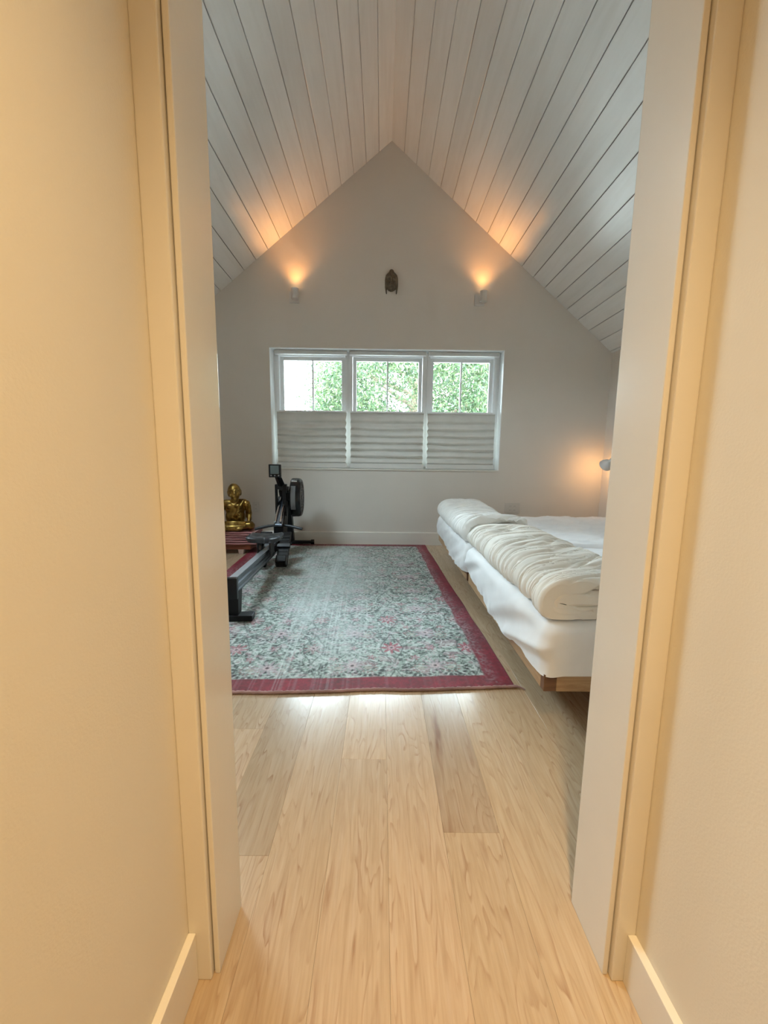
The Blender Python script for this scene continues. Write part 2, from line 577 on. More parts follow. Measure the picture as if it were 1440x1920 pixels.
def grid_mesh(name, P, mat, parent=None, smooth=True, wrap_u=False, off=Vector((0, 0, 0)), extra=None):
    """P: array (nu, nv, 3) of world points"""
    nu, nv = P.shape[:2]
    idx = np.arange(nu * nv).reshape(nu, nv)
    a = idx if wrap_u else idx[:-1]
    nx = np.roll(idx, -1, 0) if wrap_u else idx[1:]
    q = np.stack([a[:, :-1], nx[:, :-1], nx[:, 1:], a[:, 1:]], -1).reshape(-1, 4)
    if extra is not None:
        q = np.concatenate([q, extra])
    if parent is not None:
        off = BASE.get(parent.name, off)
    V = (P.reshape(-1, 3) - np.array(off)).astype(np.float32)
    me = bpy.data.meshes.new(name)
    me.vertices.add(len(V))
    me.vertices.foreach_set('co', V.ravel())
    me.loops.add(q.size)
    me.loops.foreach_set('vertex_index', q.ravel().astype(np.int32))
    me.polygons.add(len(q))
    me.polygons.foreach_set('loop_start', np.arange(0, q.size, 4, dtype=np.int32))
    me.update(calc_edges=True)
    me.validate()
    return link(name, me, mat, parent, smooth, Vector(off))

# vectorised value noise
def _hash(x, y, z, seed):
    h = (x * 374761393 + y * 668265263 + z * 2147483647 + seed * 974634777) & 0xFFFFFFFF
    h = ((h ^ (h >> 13)) * 1274126177) & 0xFFFFFFFF
    h = (h ^ (h >> 16)) & 0xFFFFFFFF
    return h / 4294967295.0
def vnoise(x, y, z=0.0, seed=0):
    x, y, z = np.broadcast_arrays(np.asarray(x, float), np.asarray(y, float), np.asarray(z, float))
    xi, yi, zi = np.floor(x).astype(np.int64), np.floor(y).astype(np.int64), np.floor(z).astype(np.int64)
    fx, fy, fz = x - xi, y - yi, z - zi
    sx, sy, sz = (f * f * f * (f * (f * 6 - 15) + 10) for f in (fx, fy, fz))
    r = 0
    for dx in (0, 1):
        for dy in (0, 1):
            for dz in (0, 1):
                w = (sx if dx else 1 - sx) * (sy if dy else 1 - sy) * (sz if dz else 1 - sz)
                r = r + w * _hash(xi + dx, yi + dy, zi + dz, seed)
    return r * 2 - 1
def fbm(x, y, z=0.0, seed=0, oct=3):
    r, a = 0, 1.0
    for i in range(oct):
        r = r + a * vnoise(np.asarray(x) * 2 ** i, np.asarray(y) * 2 ** i, np.asarray(z) * 2 ** i, seed + i * 17)
        a *= 0.5
    return r / 1.75
def ridge(x, y, z=0.0, seed=0):
    return 1 - 2 * np.abs(vnoise(x, y, z, seed))

def struct(o, label):
    cat = o.name.split('.')[0].split('_')[0]
    return props(o, label, cat, None, 'structure')

# ------------------------------------------------------------------ measures (metres; camera stands in the hall at x=0, y=0)
XL, XR = -2.30, 2.427          # side walls of the bedroom
YD0, YD1 = 0.630, 0.735        # the wall with the doorway
YB = 4.358                     # gable wall
PKX, PKZ = 0.064, 4.068        # ridge
SL, SR = 0.808, 0.837          # roof pitch either side
ZL = PKZ - SL * (PKX - XL)
ZR = PKZ - SR * (XR - PKX)
WX0, WX1, WZ0, WZ1 = -1.20, 1.285, 0.842, 2.106   # window opening
JL, JR = -0.295, 0.430         # faces of the door jambs
HLX, HRX = -0.345, 0.478       # hall walls

def gable_z(x):
    return PKZ - (SL * (PKX - x) if x < PKX else SR * (x - PKX))

# ------------------------------------------------------------------ room shell
b = MB()
T = 0.26
b.prism([(XL - T, 0), (WX0, 0), (WX0, gable_z(WX0) + 0.05), (XL - T, gable_z(XL - T) + 0.05)], 'y', YB, YB + T)
b.prism([(WX1, 0), (XR + T, 0), (XR + T, gable_z(XR + T) + 0.05), (WX1, gable_z(WX1) + 0.05)], 'y', YB, YB + T)
b.prism([(WX0, 0), (WX1, 0), (WX1, WZ0), (WX0, WZ0)], 'y', YB, YB + T)
b.prism([(WX0, WZ1), (WX1, WZ1), (WX1, gable_z(WX1) + 0.05), (PKX, PKZ + 0.05), (WX0, gable_z(WX0) + 0.05)], 'y', YB, YB + T)
struct(b.build('wall_back', 'paint'), 'off-white plaster gable wall with the triple window and two uplights')

b = MB()
b.box((XL - T, YD0, 0), (XL, YB, ZL + 0.03))
struct(b.build('wall_left', 'paint'), 'off-white low side wall under the eave beside the gold statue')
b = MB()
b.box((XR, YD0, 0), (XR + T, YB, ZR + 0.03))
struct(b.build('wall_right', 'paint'), 'off-white low side wall at the head of the beds')
b = MB()
b.prism([(XL - T, 0), (JL - 0.02, 0), (JL - 0.02, gable_z(JL) + 0.05), (XL - T, gable_z(XL - T) + 0.05)], 'y', YD0, YD1)
b.prism([(JR + 0.02, 0), (XR + T, 0), (XR + T, gable_z(XR + T) + 0.05), (JR + 0.02, gable_z(JR) + 0.05)], 'y', YD0, YD1)
b.prism([(JL - 0.02, 2.06), (JR + 0.02, 2.06), (JR + 0.02, gable_z(JR) + 0.05), (PKX, PKZ + 0.05), (JL - 0.02, gable_z(JL) + 0.05)], 'y', YD0, YD1)
struct(b.build('wall_front', 'paint'), 'off-white wall around the open doorway')

b = MB(); b.box((HLX - 0.12, -1.9, 0), (HLX, YD0, 2.42))
struct(b.build('wall_hall_left', 'hall_paint'), 'warm lit hallway wall beside the left casing')
b = MB(); b.box((HRX, -1.9, 0), (HRX + 0.12, YD0, 2.42))
struct(b.build('wall_hall_right', 'hall_paint'), 'warm lit hallway wall beside the right casing')
b = MB(); b.box((HLX - 0.12, -2.0, 0), (HRX + 0.12, -1.9, 2.42))
struct(b.build('wall_hall_back', 'hall_paint'), 'hallway end wall behind the viewpoint')
b = MB(); b.box((HLX - 0.12, -2.0, 2.42), (HRX + 0.12, YD0, 2.54))
struct(b.build('ceiling_hall', 'plaster'), 'flat white hallway ceiling with one lamp')

# baseboards
b = MB(); b.prism([(YB, 0), (YB - 0.016, 0), (YB - 0.016, 0.135), (YB - 0.011, 0.143), (YB, 0.143)], 'x', XL, XR)
struct(b.build('baseboard_back', 'trim'), 'off-white baseboard under the triple window')
b = MB(); b.box((XR - 0.016, YD1, 0), (XR, YB - 0.016, 0.143), 0.003)
struct(b.build('baseboard_right', 'trim'), 'off-white baseboard behind the heads of the beds')
b = MB(); b.box((XL, YD1, 0), (XL + 0.016, YB - 0.016, 0.143), 0.003)
struct(b.build('baseboard_left', 'trim'), 'off-white baseboard on the low left wall')
HB = 0.104
b = MB(); b.box((HLX, -1.9, 0), (-0.331, 0.612, HB), 0.0015)
struct(b.build('baseboard_hall_left', 'trim'), 'cream hallway baseboard with a bright top edge, beside the left casing')
b = MB(); b.box((0.463, -1.9, 0), (HRX, 0.612, HB), 0.0015)
struct(b.build('baseboard_hall_right', 'trim'), 'cream hallway baseboard with a bright top edge, beside the right casing')

# door casings and jambs
def casing(n, x0, x1, label):
    q = MB(); q.box((x0, 0.612, 0), (x1, YD0, 2.10), 0.0025)
    return struct(q.build('trim_%d' % n, 'trim'), label)
casing(1, HLX, JL - 0.0120, 'cream casing strip on the left side of the doorway')
casing(2, JR + 0.0120, HRX, 'cream casing strip on the right side of the doorway')
b = MB(); b.box((JL - 0.0098, 0.6215, 0), (JL, YD1 + 0.002, 2.04), 0.0022).box((JL - 0.02, 0.645, 0), (JL - 0.008, YD1 + 0.002, 2.04))
struct(b.build('trim_3', 'trim'), 'smooth left jamb board lining the doorway')
b = MB(); b.box((JR, 0.6215, 0), (JR + 0.0098, YD1 + 0.012, 2.04), 0.0022).box((JR + 0.008, 0.645, 0), (JR + 0.02, YD1 + 0.012, 2.04))
struct(b.build('trim_4', 'trim'), 'smooth right jamb board lining the doorway')
b = MB(); b.box((JL - 0.02, 0.6325, 2.04), (JR + 0.02, YD1, 2.06), 0.002)
struct(b.build('trim_5', 'trim'), 'head board across the top of the doorway')
b = MB(); b.box((HLX, 0.612, 2.10), (HRX, YD0, 2.19), 0.002)
struct(b.build('trim_6', 'trim'), 'head casing above the doorway')

# ------------------------------------------------------------------ ceiling of boards
BW = 0.1605
RT0, RT1, RY0, RY1 = 12 * BW, 17 * BW, 2.00, 2.95      # added roof window
b = MB()
for s, sl, xe in ((-1, SL, XL - T), (1, SR, XR + T)):
    def deck(xa, xb, ya, yb):
        za, zb = PKZ - sl * abs(xa - PKX), PKZ - sl * abs(xb - PKX)
        b.prism([(xa, za + 0.03), (xb, zb + 0.03), (xb, zb + 0.21), (xa, za + 0.21)], 'y', ya, yb)
    if s > 0:
        deck(PKX, xe, YD0 - 0.1, YB + T)
    else:
        k = math.sqrt(1 + sl * sl)
        xa, xb = PKX - RT0 / k, PKX - RT1 / k
        xb -= 0.17
        deck(PKX, xa, YD0 - 0.1, YB + T); deck(xb, xe, YD0 - 0.1, YB + T)
        deck(xa, xb, YD0 - 0.1, RY0); deck(xa, xb, RY1, YB + T)
ceil = struct(b.build('ceiling', 'deck'), 'steep vaulted ceiling of whitewashed boards running to the window wall')
for s, sl, xe in ((-1, SL, XL), (1, SR, XR)):
    L = abs(xe - PKX) * math.sqrt(1 + sl * sl)
    n = int(math.ceil(L / BW))
    d = Vector((s, 0, -sl)).normalized()
    nrm = Vector((-s * sl, 0, -1)).normalized()      # towards the room
    for i in range(n):
        w = min(BW, L - i * BW)
        p = []
        g = 0.0022
        gl = -0.004 if i == 0 else g
        for t, h in ((gl, -0.024), (gl, -0.003), (gl + (0 if i == 0 else 0.003), 0.0), (w - g - 0.003, 0.0), (w - g, -0.003), (w - g, -0.024)):
            p.append((t, h))
        o = Vector((PKX, 0, PKZ)) + d * (i * BW)
        jit = (random.random() - 0.5) * 0.0012
        vs = []
        spans = [(YD1, RY0), (RY1, YB)] if (s < 0 and 12 <= i < 17) else [(YD1, YB)]
        for ya, yb in spans:
            vs = []
            for y in (ya, yb):
                for t, h in p:
                    q = d * t + nrm * (h + jit)
                    vs.append((q.x, y - ya, q.z))
            k = len(p)
            fs = [tuple(range(k)), tuple(reversed(range(k, 2 * k)))] + [(j, k + j, k + (j + 1) % k, (j + 1) % k) for j in range(k)]
            me = bpy.data.meshes.new('board')
            me.from_pydata(vs, [], fs)
            me.update()
            bo = link('board', me, 'board', ceil)
            bo.location = (o.x, ya, o.z)

# ------------------------------------------------------------------ floor of maple planks
b = MB(); b.box((XL - T, -2.0, -0.25), (XR + T, YB + T, -0.016))
floor = struct(b.build('floor', 'subfloor'), 'pale maple plank floor running from the hallway into the bedroom')
PW = 0.1465
special = {   # column -> joints along y (as the photograph shows them)
    0: [1.16, 2.95], 2: [0.908, 2.30], 1: [0.25, 2.2], -1: [0.30, 2.6], -2: [0.845, 2.4], 3: [0.2, 3.1], 4: [1.7, 3.3], -3: [1.3, 3.0],
}
TINT = {}
rnd = random.Random(31)
for c in range(-15, 16):
    x0 = -0.1205 + c * PW
    x1 = x0 + PW
    if x1 < XL or x0 > XR:
        continue
    x0c, x1c = max(x0, XL), min(x1, XR)
    inhall = x1 > HLX and x0 < HRX
    ya = -1.9 if inhall else YD1
    cuts = [y for y in special.get(c, [1.2 + rnd.random() * 1.0, 2.7 + rnd.random() * 1.0]) if y > ya + 0.2]
    ys = [ya] + cuts + [YB]
    for k in range(len(ys) - 1):
        y0, y1 = ys[k], ys[k + 1]
        g, e, hz = 0.00018, 0.0004, (rnd.random() - 0.5) * 0.0003
        w, l = x1c - x0c, y1 - y0
        vs = []
        for (ins, z) in ((g, -0.016), (g, hz - 0.0003), (g + e, hz)):
            vs += [(ins, ins, z), (w - ins, ins, z), (w - ins, l - ins, z), (ins, l - ins, z)]
        fs = [(8, 9, 10, 11)]
        for q in (0, 4):
            for j in range(4):
                fs.append((q + j, q + (j + 1) % 4, q + 4 + (j + 1) % 4, q + 4 + j))
        me = bpy.data.meshes.new('plank')
        me.from_pydata(vs, [], fs)
        me.update()
        po = link('plank', me, 'maple', floor)
        po.location = (x0c, y0, 0)
        v = 0.93 + rnd.random() * 0.14
        heart = rnd.random() * 0.25
        if c == 2 and k == 1: v, heart = 0.86, 0.95
        if c == 0 and k == 1: v, heart = 1.08, 0.0
        if c == 1 and k == 1: v, heart = 1.05, 0.0
        if c == -2 and k == 1: v, heart = 0.80, 0.2
        if c == 3: v, heart = 1.05, 0.05
        po.color = (v, v * (0.985 + rnd.random() * 0.02), v * (0.96 + rnd.random() * 0.05), 1 - heart)

# ------------------------------------------------------------------ triple window
YF = 4.50
UX = [(-1.168, -0.387), (-0.363, 0.470), (0.494, 1.262)]
UX = [(WX0 + 0.030, -0.384), (-0.366, 0.469), (0.487, WX1 - 0.030)]
for i, (x0, x1) in enumerate(UX):
    lab = ['three-part window, unit with the most white sky, above the rowing machine',
           'three-part window, middle unit between the two others',
           'three-part window, unit nearest the beds, filled with green leaves'][i]
    # outer frame, with a drip groove line
    q = MB()
    z0, z1 = WZ0 + 0.012, WZ1 - 0.012
    fw = 0.030
    q.box((x0, YF, z0), (x0 + fw, YF + 0.09, z1), 0.003).box((x1 - fw, YF, z0), (x1, YF + 0.09, z1), 0.003)
    q.box((x0 + fw, YF, z0), (x1 - fw, YF + 0.09, z0 + fw), 0.003).box((x0 + fw, YF, z1 - fw), (x1 - fw, YF + 0.09, z1), 0.003)
    w = struct(q.build('window_%d' % (i + 1), 'white'), lab)
    w['category'] = 'window'
    a0, a1, c0, c1 = x0 + fw + 0.003, x1 - fw - 0.003, z0 + fw + 0.003, z1 - fw - 0.003
    zm = 1.455
    for nm, b0, b1, yo in (('upper_sash', zm - 0.018, c1, 0.045), ('lower_sash', c0, zm + 0.018, 0.012)):
        q = MB()
        sw = 0.040
        q.box((a0, YF + yo, b0), (a0 + sw, YF + yo + 0.03, b1), 0.003).box((a1 - sw, YF + yo, b0), (a1, YF + yo + 0.03, b1), 0.003)
        q.box((a0 + sw, YF + yo, b0), (a1 - sw, YF + yo + 0.03, b0 + sw), 0.003).box((a0 + sw, YF + yo, b1 - sw), (a1 - sw, YF + yo + 0.03, b1), 0.003)
        sash = q.build(nm, 'white', w)
        xm = (a0 + a1) / 2
        q = MB(); q.box((xm - 0.009, YF + yo + 0.004, b0 + sw - 0.004), (xm + 0.009, YF + yo + 0.026, b1 - sw + 0.004), 0.003)
        q.build('muntin', 'white', sash)
        for g0, g1 in ((a0 + sw - 0.004, xm - 0.009), (xm + 0.009, a1 - sw + 0.004)):
            q = MB(); q.box((g0, YF + yo + 0.012, b0 + sw - 0.004), (g1, YF + yo + 0.016, b1 - sw + 0.004))
            q.build('pane', 'glass', sash)
# mullion posts between the units and around them
b = MB()
b.box((WX0, YF + 0.01, WZ0), (WX0 + 0.030, YF + 0.10, WZ1), 0.002).box((WX1 - 0.030, YF + 0.01, WZ0), (WX1, YF + 0.10, WZ1), 0.002)
b.box((WX0 + .03, YF + 0.01, WZ1 - 0.012), (WX1 - .03, YF + 0.10, WZ1), 0.002).box((WX0 + .03, YF + 0.01, WZ0), (WX1 - .03, YF + 0.10, WZ0 + 0.012), 0.002)
for x in (-0.375, 0.478):
    b.box((x - 0.009, YF + 0.005, WZ0 + 0.012), (x + 0.009, YF + 0.10, WZ1 - 0.012), 0.002)
struct(b.build('trim_7', 'white'), 'white mullion frame around and between the window units')
# painted reveal lining
b = MB()
b.box((WX0 - 0.001, YB - 0.001, WZ0), (WX0 + 0.004, YF + 0.01, WZ1)).box((WX1 - 0.004, YB - 0.001, WZ0), (WX1 + 0.001, YF + 0.01, WZ1))
b.box((WX0 + .004, YB - 0.001, WZ1 - 0.004), (WX1 - .004, YF + 0.01, WZ1 + 0.001))
struct(b.build('trim_8', 'white'), 'white lining of the window recess')
b = MB(); b.box((WX0 + .004, YB - 0.010, WZ0 - 0.012), (WX1 - .004, YF + 0.01, WZ0 + 0.004), 0.003)
struct(b.build('trim_9', 'trim'), 'thin off-white window stool along the bottom of the window')

# window shades (open from the top, lower half covered)
SHX = [(WX0 + 0.034, -0.392), (-0.358, 0.460), (0.492, WX1 - 0.036)]
for i, (x0, x1) in enumerate(SHX):
    lab = ['pale pleated fabric shade over the lower half of the window above the rowing machine',
           'pale pleated fabric shade over the lower half of the middle window',
           'pale pleated fabric shade over the lower half of the window nearest the beds'][i]
    t = thing('window_shade', ((x0 + x1) / 2, 4.45, WZ0 + 0.005), lab, 'shade', 'pleated shades in the triple window')
    q = MB(); q.box((x0 - 0.004, 4.425, WZ1 - 0.046), (x1 + 0.004, 4.475, WZ1 - 0.006), 0.004)
    q.box((x0 - 0.004, 4.419, WZ1 - 0.020), (x1 + 0.004, 4.427, WZ1 - 0.012), 0.001)
    q.build('head_rail', 'shade_rail', t)
    ztop = 1.472
    q = MB(); q.box((x0, 4.432, ztop - 0.018), (x1, 4.468, ztop), 0.004)
    q.build('top_rail', 'white', t)
    q = MB(); q.box((x0, 4.420, WZ0 + 0.008), (x1, 4.475, WZ0 + 0.062), 0.006)
    q.build('bottom_rail', 'shade_rail', t)
    for xc in (x0 + 0.14, x1 - 0.14):
        q = MB(); q.cyl((xc, 4.455, ztop), (xc, 4.455, WZ1 - 0.046), 0.0008, seg=6)
        q.build('cord', 'white', t)
    # fabric with soft tucks
    zb = WZ0 + 0.058
    nz, nx = 230, 50
    tt = np.linspace(0, 1, nz)
    zz = (ztop - 0.014) + (zb - (ztop - 0.014)) * tt
    H = ztop - zb
    first = 0.115 / H
    nf = 6
    ph = np.clip((tt - first) / (1 - first), 0, 1) * nf
    fr = ph - np.floor(ph)
    bulge = np.where(tt < first, 0.030 * np.sin(np.pi * np.clip(tt / first, 0, 1) ** 2.5), 0.044 * np.sin(np.pi * np.clip(fr, 0, 1) ** 2.2) ** 0.8 + 0.002)
    bulge = np.convolve(np.pad(bulge, 2, mode='edge'), np.ones(5) / 5, 'valid')
    xs = np.linspace(0, 1, nx)
    sag = 0.010 * np.sin(np.pi * xs)
    Xg = np.broadcast_to(x0 + 0.004 + (x1 - x0 - 0.008) * xs[:, None], (nx, nz)).copy()
    # sides pull in between the tucks
    side = (2 * xs - 1)[:, None]
    pull = 0.009 * np.maximum(0, bulge[None, :] / 0.045) * (np.abs(side) ** 6) * np.sign(side)
    Xg = Xg - pull
    wob = 0.004 * fbm(xs[:, None] * 5, tt[None, :] * 12, 0, 40 + i)
    Yg = 4.458 - bulge[None, :] * (0.85 + 0.25 * vnoise(xs[:, None] * 3, np.floor(ph)[None, :] * 3.7, 0, 9 + i)) - np.abs(wob)
    Zg = zz[None, :] - sag[:, None] * (tt * (1 - tt) * 2)[None, :] - 0.004 * vnoise(xs[:, None] * 2.5, np.floor(ph)[None, :] * 1.3, 0, 5 + i) * np.sin(np.pi * tt)[None, :]
    grid_mesh('fabric', np.stack([Xg, Yg, Zg], -1), 'shade', t)

# unseen roof window added over the statue side to light the room from above
def on_slope(t, h, y):                 # t metres down the left slope from the ridge, h metres out of the roof
    k = 1 / math.sqrt(1 + SL * SL)
    return (PKX - t * k - h * SL * k, y, PKZ - t * SL * k + h * k)
def slope_box(q, t0, t1, h0, h1, y0, y1):
    c = [on_slope(t, h, y) for y in (y0, y1) for t, h in ((t0, h0), (t1, h0), (t1, h1), (t0, h1))]
    q._add(c, [(0, 1, 2, 3), (7, 6, 5, 4), (0, 4, 5, 1), (1, 5, 6, 2), (2, 6, 7, 3), (3, 7, 4, 0)])
q = MB()
slope_box(q, RT0, RT0 + .04, -.002, .24, RY0, RY1); slope_box(q, RT1 - .04, RT1, -.002, .24, RY0, RY1)
slope_box(q, RT0 + .04, RT1 - .04, -.002, .24, RY0, RY0 + .04); slope_box(q, RT0 + .04, RT1 - .04, -.002, .24, RY1 - .04, RY1)
w4 = struct(q.build('window_4', 'white'), 'white framed roof window added in the left slope of the ceiling to light the room')
q = MB(); slope_box(q, RT0 + .04, RT1 - .04, .15, .156, RY0 + .04, RY1 - .04); q.build('pane', 'glass', w4)

# ------------------------------------------------------------------ wall uplights
def uplight(x, z, label):
    yw = YB
    t = thing('wall_uplight', (x, yw, z), label, 'wall light', 'wall uplights either side of the carved mask')
    q = MB(); q.box((x - 0.062, yw - 0.012, z - 0.062), (x + 0.040, yw, z + 0.048), 0.002)
    q.build('wall_plate', 'white_metal', t)
    q = MB(); q.cyl((x + .012, yw - 0.012, z), (x + .012, yw - 0.040, z), 0.011, seg=14)
    q.build('stem', 'white_metal', t)
    q = MB()
    cy = yw - 0.074
    q.lathe([(0.0, -0.052), (0.034, -0.052), (0.036, -0.050), (0.036, 0.050), (0.0335, 0.050), (0.0335, -0.030), (0.0, -0.030)], (x + .012, cy, z + 0.004), seg=28)
    q.build('shade', 'white_metal', t, True)
    q = MB(); q.ell((x + .012, cy, z + 0.012), (0.020, 0.020, 0.022), sub=2)
    q.build('bulb', 'bulb', t, True)
    light('uplight_beam', 'SPOT', (x + .012, cy, z + 0.050), 14.0, (1.0, 0.43, 0.12), (R(180 + 15), 0, 0), spot_size=R(116), spot_blend=1.0, shadow_soft_size=0.022)
uplight(-0.915, 2.607, 'small white cylinder uplight glowing warm on the wall, on the statue side of the mask')
uplight(1.005, 2.607, 'small white cylinder uplight glowing warm on the wall, on the bed side of the mask')

# ------------------------------------------------------------------ voxel-joined sculpture helper
def sculpt(name, mbuild, mat, parent, voxel, smooth_it=3, label=None):
    me = bpy.data.meshes.new('tmp_sculpt')
    mbuild.b.to_mesh(me)
    mbuild.b.free()
    o = bpy.data.objects.new('tmp_sculpt', me)
    COL.objects.link(o)
    md = o.modifiers.new('r', 'REMESH'); md.mode = 'VOXEL'; md.voxel_size = voxel
    if smooth_it:
        ms = o.modifiers.new('s', 'SMOOTH'); ms.iterations = smooth_it; ms.factor = 0.5
    dg = bpy.context.evaluated_depsgraph_get()
    ev = o.evaluated_get(dg)
    out = bpy.data.meshes.new_from_object(ev)
    bpy.data.objects.remove(o)
    bpy.data.meshes.remove(me)
    out.name = name
    off = BASE.get(parent.name, Vector((0, 0, 0))) if parent else Vector((0, 0, 0))
    out.materials.clear()
    return link(name, out, mat, parent, True)

# carved mask on the gable wall (front half of a head with long ears)
mx, mz = 0.078, 2.762
t = thing('carved_mask', (mx, YB, mz), 'small dark bronze face mask with topknot and long ears on the gable wall', 'mask')
q = MB()
q.ell((0, -0.012, 0.018), (0.068, 0.050, 0.078))           # skull
q.ell((0, -0.020, -0.040), (0.056, 0.044, 0.056))          # jaw
q.ell((0, -0.034, -0.078), (0.022, 0.018, 0.016), sub=2)   # chin
q.ell((0, -0.016, 0.092), (0.026, 0.022, 0.028), sub=2)    # topknot
q.ell((0, -0.014, 0.074), (0.040, 0.030, 0.024), sub=2)
for s in (-1, 1):
    q.cap((s * 0.060, 0.0, 0.020), (s * 0.057, -0.004, -0.060), 0.010, 0.010)
    q.cap((s * 0.057, -0.004, -0.060), (s * 0.051, -0.004, -0.112), 0.009, 0.006)
    q.cap((s * 0.010, -0.064, 0.034), (s * 0.044, -0.050, 0.032), 0.008, 0.005)   # brow
    q.ell((s * 0.025, -0.058, 0.014), (0.015, 0.009, 0.008), sub=2)               # eye
    q.ell((s * 0.034, -0.052, -0.028), (0.017, 0.014, 0.018), sub=2)              # cheek
    q.ell((s * 0.010, -0.066, -0.022), (0.007, 0.007, 0.006), sub=2)
q.cap((0, -0.062, 0.028), (0, -0.078, -0.020), 0.007, 0.012)      # nose
q.cap((-0.018, -0.064, -0.048), (0.018, -0.064, -0.048), 0.0065)   # lips
q.cap((-0.013, -0.062, -0.062), (0.013, -0.062, -0.062), 0.006)
q.ell((0, 0.03, -0.01), (0.064, 0.02, 0.09), sub=2)
for v in q.b.verts:
    v.co.y = min(v.co.y, -0.001)
sculpt('face', q, 'bronze', t, 0.0032, 2)
q = MB()                                                        # rows of curls over the brow
for rw, (hz_, rx_, n_) in enumerate(((0.060, 0.058, 9), (0.074, 0.046, 7), (0.088, 0.032, 5))):
    for k in range(n_):
        a = (k / (n_ - 1) - 0.5) * 2.2
        q.ell((rx_ * math.sin(a), -0.012 - 0.040 * math.cos(a) * (1 - rw * 0.18), hz_ + 0.010 * math.cos(a) - 0.012), (0.0085, 0.008, 0.0075), sub=1)
o = q.build('hair', M['bronze'])
o.parent = t; o.location = (0, 0, 0)
o = None
for ch in t.children:
    ch.location = (0, 0, 0)

# ------------------------------------------------------------------ outlets on the gable wall
def outlet(x, z, label, gangs=1):
    t = thing('wall_outlet', (x, YB, z), label, 'outlet')
    w = 0.036 * gangs + (0.010 if gangs > 1 else 0)
    q = MB(); q.box((x - w, YB - 0.006, z - 0.058), (x + w, YB, z + 0.058), 0.003)
    q.build('cover_plate', 'plate', t)
    for g in range(gangs):
        gx = x + (g - (gangs - 1) / 2) * 0.047
        for dz in (-0.022, 0.022):
            q = MB(); q.cyl((gx, YB - 0.004, z + dz), (gx, YB - 0.0085, z + dz), 0.0165, seg=20)
            so = q.build('socket', 'plate', t)
            q = MB()
            for dx in (-0.006, 0.006):
                q.box((gx + dx - 0.001, YB - 0.0092, z + dz - 0.004), (gx + dx + 0.001, YB - 0.008, z + dz + 0.004))
            q.build('slot', 'hole', so)
outlet(-1.392, 0.413, 'single outlet plate low on the gable wall between the gold statue and the rowing machine')
outlet(1.457, 0.430, 'double outlet plate low on the gable wall behind the far bed', 2)

# ------------------------------------------------------------------ rug
rc = [Vector((-1.215, 1.478, 0)), Vector((0.586, 1.568, 0)), Vector((0.497, 4.330, 0)), Vector((-1.370, 4.305, 0))]
NU, NV = 560, 850
RWd, RLn = 1.83, 2.78
us = np.linspace(0, 1, NU)[:, None]
vs_ = np.linspace(0, 1, NV)[None, :]
P = np.zeros((NU, NV, 3))
for k in range(3):
    P[..., k] = ((1 - us) * (1 - vs_) * rc[0][k] + us * (1 - vs_) * rc[1][k] + us * vs_ * rc[2][k] + (1 - us) * vs_ * rc[3][k])
U, V = us * RWd + 0 * vs_, vs_ * RLn + 0 * us
edge = np.minimum(np.minimum(U, RWd - U), np.minimum(V, RLn - V))
P[..., 1] += np.exp(-V / 0.05) * 0.006 * vnoise(U * 5, 0, 0, 3)
P[..., 0] += np.exp(-(RWd - U) / 0.05) * 0.004 * vnoise(0, V * 4, 0, 4)
P[..., 2] = 0.0075 * np.clip(edge / 0.006, 0.15, 1) + 0.0012 * fbm(U * 6, V * 6, 0, 8) * np.clip(edge / 0.05, 0, 1) + 0.0008
# --- woven pattern
def C(*c): return np.array(srgb(*c))
px, pv = 0.395, 0.350
cx = RWd / 2
wu = U + 0.012 * fbm(U * 7, V * 7, 0, 21)
wv_ = V + 0.012 * fbm(U * 7, V * 7, 0, 22)
fu = np.mod(wu - cx + px / 2, px) - px / 2          # -px/2..px/2 around a lattice column
fv = np.mod(wv_ - 0.36 + pv / 2, pv) - pv / 2
gu = np.mod(wu - cx, px) - px / 2                   # half-offset column
gv = np.mod(wv_ - 0.36 - pv / 2 + pv / 2, pv) - pv / 2
hv = np.mod(wv_ - 0.36, pv) - pv / 2                # half-offset row
tone = fbm(U * 3.2, V * 3.2, 0, 31)
tone2 = fbm(U * 14, V * 14, 0, 33)
base = C(146, 160, 151)[None, None] * np.clip(1 + 0.22 * tone + 0.28 * tone2, 0.4, 2)[..., None]
greenish = np.clip(fbm(U * 2.1, V * 2.1, 0, 35) * 1.5, 0, 1)[..., None]
base = base * (1 - 0.35 * greenish) + C(104, 134, 108) * 0.35 * greenish
def over(col, a, c):
    a = np.clip(a, 0, 1)[..., None]
    return col * (1 - a) + np.asarray(c) * a
def line(d, w): return np.clip(1 - np.abs(d) / w, 0, 1)
dark = C(52, 62, 58)
col = base
# fine scrolling tracery, mirrored about every column and row of the lattice
aU, aV = np.abs(fu), np.abs(fv)
for sc, th, sd, st in ((24, 0.07, 41, 0.75), (44, 0.10, 43, 0.75), (72, 0.14, 45, 0.65)):
    n_ = vnoise(aU * sc + 0.35 * np.sin(V * 9), aV * sc + 0.4 * np.sin(U * 8), np.floor((wv_ - 0.36) / pv + 0.5) * 0.5, sd)
    brk = np.clip(0.55 + 1.1 * vnoise(U * 45, V * 45, 0, sd + 1), 0, 1)
    col = over(col, line(n_, th) * st * brk, dark)
for sc, sd in ((85, 46), (130, 53)):
    n_ = vnoise(U * sc, V * sc, 0, sd)
    col = over(col, np.clip((n_ - 0.36) * 6, 0, 0.85), C(44, 52, 48))
